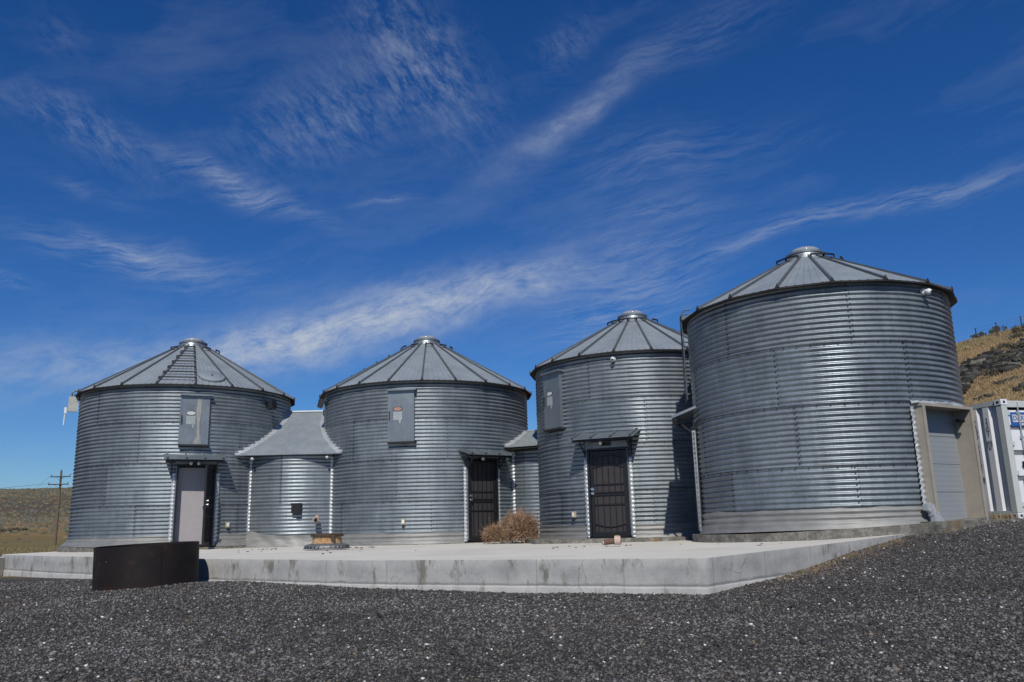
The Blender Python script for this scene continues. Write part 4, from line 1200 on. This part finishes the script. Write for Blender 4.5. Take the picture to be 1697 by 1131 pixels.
mb = MB(); mb.box((.50, .056, 2.16), (.50, .004, .32), 0); mb.box((.52, .053, 2.18), (.42, .004, .17), 1); mb.box((.60, .053, 2.05), (.14, .004, .05), 1); st = mb.build('sticker', ['sticker_blue', 'oval_white'], e)
mb = MB(); mb.box((.54, .056, .67), (.40, .004, .34), 0); mb.build('sticker', 'sticker_blue', e)
def text_obj(body, size, M, mat, parent, name='lettering'):
    cu = bpy.data.curves.new('t', 'FONT'); cu.body = body; cu.size = size; cu.align_x = 'CENTER'; cu.align_y = 'CENTER'; cu.offset = .0015
    t = bpy.data.objects.new('t', cu); scene.collection.objects.link(t)
    bpy.context.view_layer.update()
    me = bpy.data.meshes.new_from_object(t.evaluated_get(bpy.context.evaluated_depsgraph_get()))
    bpy.data.objects.remove(t); me.transform(M); me.name = name
    me.materials.clear(); me.materials.append(MATS[mat])
    o = bpy.data.objects.new(name, me); scene.collection.objects.link(o); o.parent = parent; return o
# lettering faces local -x: text x axis = -y? (viewer looks along +x, right hand is -y)
def TM(x, y, z): return Matrix(((0, 0, -1, x), (-1, 0, 0, y), (0, 1, 0, z), (0, 0, 0, 1)))
for k, ch in enumerate("TRDU 552582 4"): 
    if ch != ' ': text_obj(ch, .135, TM(.014, .82, 2.16 - .108 * k), 'container_letter', e)
for k, ch in enumerate("22G1"): text_obj(ch, .135, TM(.014, .48, 2.18 - .108 * k), 'container_letter', e)
text_obj("TC", .07, TM(.014, .48, 1.66), 'container_letter', e); text_obj("81", .08, TM(.014, .48, 1.54), 'container_letter', e)
mb = MB()
for (yy, zz, a, b) in ((.48, 1.715, .11, .008), (.48, 1.605, .11, .008), (.425, 1.66, .008, .11), (.535, 1.66, .008, .11)): mb.box((.014, yy, zz), (.003, a, b))
for (yy, zz, a, b) in ((.82, .92, .10, .007), (.82, .80, .10, .007), (.77, .86, .007, .12), (.87, .86, .007, .12)): mb.box((.014, yy, zz), (.003, a, b))
mb.build('code_frame', 'container_letter', e)
mt = Matrix(((1, 0, 0, .53), (0, 0, -1, .049), (0, 1, 0, 2.18), (0, 0, 0, 1)))
text_obj("DARM", .15, mt, 'sticker_blue', st)
mb = MB(); mb.box((.0, .84, 2.37), (.02, .07, .16), 0); mb.box((-.006, .85, 2.28), (.02, .05, .05), 1); mb.build('vent_tag', ['moss_yellow', 'black_metal'], e)

# ------------------------------------------------------------------ hillside on the right
def sm(t): t = np.clip(t, 0, 1); return t * t * (3 - 2 * t)
def hill_z(x, y):
    y = np.maximum(y, 1.0); r = x / y
    top = .33 * (y - 30) - .4 + 18 * (r - .549)
    crest = 84 + 26 * (r - .55)
    z = np.where(y < crest, top, .33 * (crest - 30) - .4 + 18 * (r - .549) + (y - crest) * .02)
    z = z * sm((r - .36) / .12)
    z = z + (fbm(x * .06, y * .06, 21, 5) * 1.8 + fbm(x * .3, y * .3, 25, 3) * .35) * np.clip((y - 34) / 12, 0, 1)
    return np.where(y < 33, np.minimum(z, -.6 + .5 * np.clip(y - 24, 0, 30) * .2), z)
rr_ = np.linspace(.34, 1.6, 240); yy_ = np.concatenate([np.linspace(24, 95, 240), np.linspace(97, 260, 30)])
HR, HY = np.meshgrid(rr_, yy_); HX = HR * HY; HZ = hill_z(HX, HY)
HZ = np.where(HR < .36, -3, HZ)
nn = len(rr_); ii = np.arange(HX.size).reshape(HX.shape)
F = np.stack([ii[:-1, :-1].ravel(), ii[:-1, 1:].ravel(), ii[1:, 1:].ravel(), ii[1:, :-1].ravel()], 1)
gtone = np.clip((HY - 72) / 10, 0, 1) * .75
o = np_mesh('hillside', np.stack([HX, HY, HZ], -1).reshape(-1, 3), F, 'dry_hill', attrs={'tone': np.stack([gtone, gtone, gtone, gtone * 0 + 1], -1).reshape(-1, 4)}, smooth=True); tag(o, kind='structure')

# rock outcrop: broken basalt ledge climbing to the right
def rocks(n, gen, seed):
    rg = np.random.default_rng(seed); V = []; F = []
    cube = np.array([(x, y, z) for x in (-1, 1) for y in (-1, 1) for z in (-1, 1)], float)
    cf = [(0, 1, 3, 2), (4, 6, 7, 5), (0, 4, 5, 1), (2, 3, 7, 6), (0, 2, 6, 4), (1, 5, 7, 3)]
    for k in range(n):
        p, s = gen(rg); q = cube * (.6 + .4 * rg.random((8, 1))) * s * np.array([1.0, .8, .6]) * (.6 + .7 * rg.random(3))
        a = rg.random() * 6.28; b = rg.normal() * .25; ca_, sa = math.cos(a), math.sin(a); cb, sb = math.cos(b), math.sin(b)
        q = q @ np.array([[ca_, -sa, 0], [sa, ca_, 0], [0, 0, 1]]) @ np.array([[1, 0, 0], [0, cb, -sb], [0, sb, cb]])
        o_ = len(V); V += list(q + p); F += [tuple(i + o_ for i in f) for f in cf]
    return V, F
def g_rock(rg):
    r = .52 + .16 * rg.random(); f = (r - .549) / .086
    yc = 62 + 1.5 * f + 2.5 * math.sin(r * 90); thick = 3.6 + 1.0 * math.sin(r * 140)
    y = yc + (rg.random() - .5) * 2 * thick * (.9 if rg.random() < .85 else 1.15); x = r * y
    z = float(hill_z(np.array(x), np.array(y))); return np.array([x, y, z + .15]), .12 + .42 * rg.random() ** 2
V, F = rocks(3200, g_rock, 5)
o = np_mesh('rock_outcrop', V, F, ['basalt', 'basalt_dark', 'basalt_pale'], mi=np.repeat(nrg.choice([0, 0, 0, 1, 1, 1, 1, 2], 3200), 6)); tag(o, 'long dark broken basalt ledge running across the dry hillside', 'rock outcrop')
for k, (r, y) in enumerate([(.603, 54.0), (.618, 50.5), (.575, 52)]):
    def g1(rg, r=r, y=y): 
        x_ = r * y + rg.normal() * .3; y2 = y + rg.normal() * .3; return np.array([x_, y2, float(hill_z(np.array(x_), np.array(y2)))]), .18 + .15 * rg.random()
    V, F = rocks(7, g1, 9 + k); o = np_mesh('boulder', V, F, 'basalt')
    tag(o, ['dark boulder cluster in dry grass just below the basalt ledge', 'dark rocks lowest on the slope, above the container roof', 'small dark rocks low on the slope near the bin wall'][k], 'boulder', 'loose rocks on the hillside')

# shrubs --------------------------------------------------------------
def shrub_mesh(seed, mats, n=900, lobes=5):
    rg = np.random.default_rng(seed); V = []; F = []; MI = []
    L = [(rg.normal(size=3) * np.array([.45, .45, .12]) + np.array([0, 0, .5]), .32 + .2 * rg.random()) for _ in range(lobes)]
    for k in range(n):
        c, r = L[int(rg.random() * lobes)]; d = rg.normal(size=3); d /= np.linalg.norm(d)
        p = c + d * r * (.55 + .5 * rg.random()); p[2] = max(p[2], .03); s = .05 + .05 * rg.random()
        a = rg.normal(size=3) * s; b = rg.normal(size=3) * s; o_ = len(V)
        V += [p, p + a, p + b + np.array([0, 0, s])]; F.append((o_, o_ + 1, o_ + 2)); MI.append(int(rg.random() < .25))
    for k in range(14):
        d = rg.normal(size=2) * .3; o_ = len(V); V += [np.array([-.012, 0, -.1]), np.array([.012, 0, -.1]), np.array([d[0], d[1], .75])]; F.append((o_, o_ + 1, o_ + 2)); MI.append(2)
    me = np_mesh('sagebrush', V, F, mats, mi=MI); d_ = me.data; bpy.data.objects.remove(me); return d_
SH = [shrub_mesh(41, ['leaf_sage', 'leaf_dry', 'twig']), shrub_mesh(42, ['leaf_olive', 'leaf_sage', 'twig']), shrub_mesh(43, ['leaf_sage', 'leaf_olive', 'twig'], 1200, 7)]
def put_shrub(x, y, z, s, k, label, group, sz=1.0):
    o = bpy.data.objects.new('sagebrush', SH[k]); scene.collection.objects.link(o); o.location = (x, y, z); o.scale = (s, s, s * sz); o.rotation_euler = (0, 0, rng.random() * 6)
    tag(o, label, 'shrub', group)
HS = [(.596, 70, .48, 0, 'grey-green sagebrush on the golden slope just above the basalt ledge, left of two'), (.6045, 70.5, .52, 2, 'grey-green sagebrush on the golden slope just above the basalt ledge, right of two'),
      (.613, 68, .45, 1, 'olive bush growing at the upper lip of the basalt ledge'), (.600, 62, .7, 1, 'olive green bush in the middle of the basalt ledge'),
      (.630, 77, .95, 0, 'tall grey sagebrush near the fence at the right edge'), (.622, 73, .6, 2, 'small grey sagebrush left of the tall one near the fence'),
      (.6055, 86, .75, 1, 'round dark bush on the skyline behind the nearer fence post'), (.5955, 85.5, .6, 2, 'low spreading bush on the skyline left of the fence post'),
      (.629, 64, 1.0, 0, 'big dusty sagebrush at the right end of the ledge'), (.636, 59, .9, 2, 'dark sagebrush below the ledge at the right edge'),
      (.586, 57.5, .6, 0, 'grey brush hugging the lower side of the ledge'), (.583, 85, .5, 1, 'green bush on the skyline nearest the big bin'),
      (.571, 84.5, .45, 1, 'small green bush on the skyline touching the bin outline')]
for r, y, s, k, lb in HS:
    x = r * y; put_shrub(x, y, float(hill_z(np.array(x), np.array(float(y)))) - .05, s, k, lb, 'bushes on the right hillside')
# dry grass tufts on the hillside, behind the container and round the yard edges
def tufts(name, gen, n, hgt, cols, label, w=.012, blades=5):
    rg = np.random.default_rng(len(name) + n); V = []; F = []; MI = []
    x, y, z = gen(n, rg)
    for k in range(len(x)):
        for b in range(blades):
            a = rg.random() * 6.28; h = hgt * (.5 + .7 * rg.random()); l = rg.normal(size=2) * h * .45; bx, by = x[k] + rg.normal() * hgt * .3, y[k] + rg.normal() * hgt * .3
            o_ = len(V); V += [(bx - w * math.cos(a), by - w * math.sin(a), z[k] - .02), (bx + w * math.cos(a), by + w * math.sin(a), z[k] - .02), (bx + l[0], by + l[1], z[k] + h)]
            F.append((o_, o_ + 1, o_ + 2)); MI.append(int(rg.random() * len(cols)))
    o = np_mesh(name, V, F, cols, mi=MI); tag(o, label, 'grass', kind='stuff'); return o
plain('straw', (.40, .305, .165), .9, 0, .25, 4); plain('straw_red', (.26, .175, .10), .9, 0, .25, 4); plain('grass_green', (.14, .17, .04), .9, 0, .3, 4)
def g_h(n, rg):
    r = .53 + .13 * rg.random(n); y = 40 + 46 * rg.random(n); x = r * y; return x, y, hill_z(x, y)
tufts('hill_grass', g_h, 9000, .20, ['straw', 'straw_red', 'straw', 'leaf_dry'], 'golden dry grass tufts covering the right hillside', .02, 4)
def g_c(n, rg):
    x = 10.0 + 4.5 * rg.random(n); y = 17.6 + 1.2 * rg.random(n); y = 18.1 + (x - 10.6) * .27 + rg.random(n) * .9; return x, y, gh(x, y)
tufts('verge_grass', g_c, 300, .16, ['straw', 'straw_red', 'leaf_dry'], 'dry straw coloured weeds under the white container', .006, 5)
def g_e(n, rg):
    t = rg.random(n); x = 3.3 + 3.2 * t + .05 + .25 * rg.random(n) ** 2; y = 11.55 + 2.9 * t - .25 * rg.random(n) ** 2 - .05
    return x, y, gh(x, y)
tufts('edge_weeds', g_e, 260, .055, ['straw_red', 'leaf_dry', 'straw'], 'dead brown weeds in the gravel along the sloping patio edge', .003, 5)
def g_f(n, rg):
    y = 24 + 70 * rg.random(n) ** 1.3; x = -(.50 + .20 * rg.random(n)) * y; return x, y, gh(x, y)
tufts('field_grass', g_f, 9000, .30, ['straw', 'grass_green', 'leaf_olive', 'straw_red'], 'yellow and green grass growing in the field left of the bins', .015, 5)

# wire fence on the skyline
e = empty('wire_fence', (.60 * 84, 84, 16)); tag(e, 'wooden post and wire fence along the crest of the right hillside', 'fence')
fp = [(.5745, 86.5), (.601, 83.0), (.6325, 83.5), (.665, 84), (.70, 84.5)]; tops = []
for r, y in fp:
    x = r * y; z = float(hill_z(np.array(x), np.array(y))); mb = MB(); mb.tube([(x - e.location.x, y - 84, z - 16 - .3), (x - e.location.x, y - 84, z - 16 + 1.35)], .07, 8, 0, None, .06); mb.build('fence_post', 'dark_wood', e)
    tops.append(Vector((x - e.location.x, y - 84, z - 16)))
mb = MB()
for a, b in zip(tops[:-1], tops[1:]):
    for h in (.5, .9, 1.25): mb.bar(a + Vector((0, 0, h)), b + Vector((0, 0, h)), .012)
mb.build('fence_wire', 'wire_dark', e)

# ------------------------------------------------------------------ far hills on the left
PY = [150, 220, 300, 400, 520, 680, 760, 1000, 1500]; PZ = [-1.5, -1.1, 4.2, 10.3, 22.6, 39.0, 41.5, 45, 40]
def far_z(x, y):
    q = np.hypot(x, y) * .866; r = x / y
    z = np.interp(q, PY, PZ)
    n = fbm(x * .006, y * .006, 31, 5) * 9 + fbm(x * .03, y * .03, 37, 4) * 3
    return z + n * np.clip((q - 230) / 300, 0, 1) * .8 - .4
rr_ = np.linspace(-1.5, .5, 260); yy_ = np.concatenate([np.linspace(150, 800, 170), np.linspace(820, 1500, 14)])
HR, HY = np.meshgrid(rr_, yy_); HX = HR * HY; HZ = far_z(HX, HY)
ii = np.arange(HX.size).reshape(HX.shape)
F = np.stack([ii[:-1, :-1].ravel(), ii[:-1, 1:].ravel(), ii[1:, 1:].ravel(), ii[1:, :-1].ravel()], 1)
lv = np.clip((np.interp(np.hypot(HX, HY) * .866, PY, PZ) + 1) / 42, 0, 1)
o = np_mesh('far_hills', np.stack([HX, HY, HZ], -1).reshape(-1, 3), F, 'far_hill', attrs={'tone': np.stack([lv, lv, lv, lv * 0 + 1], -1).reshape(-1, 4)}, smooth=True); tag(o, kind='structure')
# sagebrush cover: a mass of low mounds, too many to count
n = 16000; rg = np.random.default_rng(77)
y = 190 + 560 * rg.random(n) ** .9; r = -.72 + .26 * rg.random(n); x = r * y
q = np.hypot(x, y) * .866; lev = (np.interp(q, PY, PZ) + 1) / 42
band = np.where(lev > .62, 1.0, np.where((lev > .20) & (lev < .36), .9, np.where(lev < .06, .05, .18)))
band = band * (.35 + 1.3 * vnoise(x * .02, y * .02, 50)); k = rg.random(n) < band; x, y = x[k], y[k]; n = len(x)
base = np.array([(1, 0, 0), (.5, .87, 0), (-.5, .87, 0), (-1, 0, 0), (-.5, -.87, 0), (.5, -.87, 0), (.35, .2, .75), (-.3, .25, .8), (0, -.35, .7)])
ff = np.array([(0, 1, 6), (1, 2, 7), (1, 7, 6), (2, 3, 7), (3, 4, 8), (3, 8, 7), (4, 5, 8), (5, 0, 8), (0, 6, 8), (6, 7, 8)])
s = (.4 + .7 * rg.random(n)) * (.75 + y / 900)
P = base[None] * s[:, None, None] * (.75 + .5 * rg.random((n, 9, 1))); P[:, :, 2] *= .8
P[:, :, 0] += x[:, None]; P[:, :, 1] += y[:, None]; P[:, :, 2] += far_z(x, y)[:, None]
FF = (ff[None] + (np.arange(n) * 9)[:, None, None]).reshape(-1, 3)
o = np_mesh('sagebrush_cover', P.reshape(-1, 3), FF, ['leaf_sage', 'leaf_olive', 'leaf_dry'], mi=np.repeat(rg.choice([0, 0, 1, 2], n), 10))
tag(o, 'grey-green sagebrush scattered thickly over the far left hills', 'sagebrush', kind='stuff')
FS = [(-.604, 272, 1.4, 'sagebrush clump in front of the golden flat, third bush left of the utility pole'), (-.594, 276, 1.7, 'broad sagebrush on the golden flat, second bush left of the utility pole'),
      (-.585, 280, 1.3, 'sagebrush on the golden flat, nearest bush left of the utility pole'), (-.613, 268, 1.6, 'sagebrush at the left edge of the golden flat')]
for r, y, s, lb in FS: put_shrub(r * y, y, float(far_z(np.array(r * y), np.array(float(y)))) + .2, s, 0 if s > 1.35 else 2, lb, 'bushes left of the utility pole', .7)

# ------------------------------------------------------------------ utility pole and wires
ux, uy, uz = -59.9, 110.0, -1.15
e = empty('utility_pole', (ux, uy, uz)); e.rotation_euler = (0, R_(-.2), R_(4)); tag(e, 'weathered wooden utility pole with two crossarms left of the bins', 'utility pole')
mb = MB(); mb.tube([(0, 0, 0), (0, 0, 9.75)], .19, 12, 0, None, .12); mb.build('pole', 'wood_pole', e)
for (z, w, x0) in ((8.95, 2.55, .05), (7.95, 2.6, -.15)):
    mb = MB(); mb.box((x0, -.2, z), (w, .12, .13)); mb.bar((-.5 + x0, -.2, z - .05), (0, -.2, z - .5), .04, .03); mb.bar((.5 + x0, -.2, z - .05), (0, -.2, z - .5), .04, .03); ca_ = mb.build('crossarm', 'dark_wood', e)
    for sx in (-1, 1):
        mb = MB(); mb.lathe([(.03, 0), (.03, .1), (.07, .12), (.05, .17), (.07, .2), (.02, .26)], 10, 0, Matrix.Translation((x0 + sx * (w / 2 - .1), -.2, z + .06))); mb.build('insulator', 'cast_grey', ca_)
mb = MB(); mb.lathe([(.03, 0), (.03, .1), (.07, .12), (.05, .17), (.02, .22)], 10, 0, Matrix.Translation((0, 0, 9.75))); mb.build('insulator', 'cast_grey', e)
def wire(a, b, sag, label, r=.015):
    a, b = Vector(a), Vector(b); mb = MB(); pts = [a.lerp(b, t) - Vector((0, 0, sag * 4 * t * (1 - t))) for t in np.linspace(0, 1, 15)]; mb.tube(pts, r, 4)
    o = mb.build('power_line', 'wire_dark'); tag(o, label, 'power line', 'power lines at the utility pole')
wire((ux - 1.3, uy - .2, uz + 8.1), (-150, 122, 7.6), 1.6, 'thin power line running level from the lower crossarm to the left edge')
wire((ux - 1.2, uy - .2, uz + 9.2), (-260, 420, 20), 3.5, 'thin power line running from the upper crossarm down towards the far hills')
wire((ux + 1.25, uy - .2, uz + 9.25), (60, 150, 12), 2.5, 'thin power line running right from the upper crossarm behind the bins')
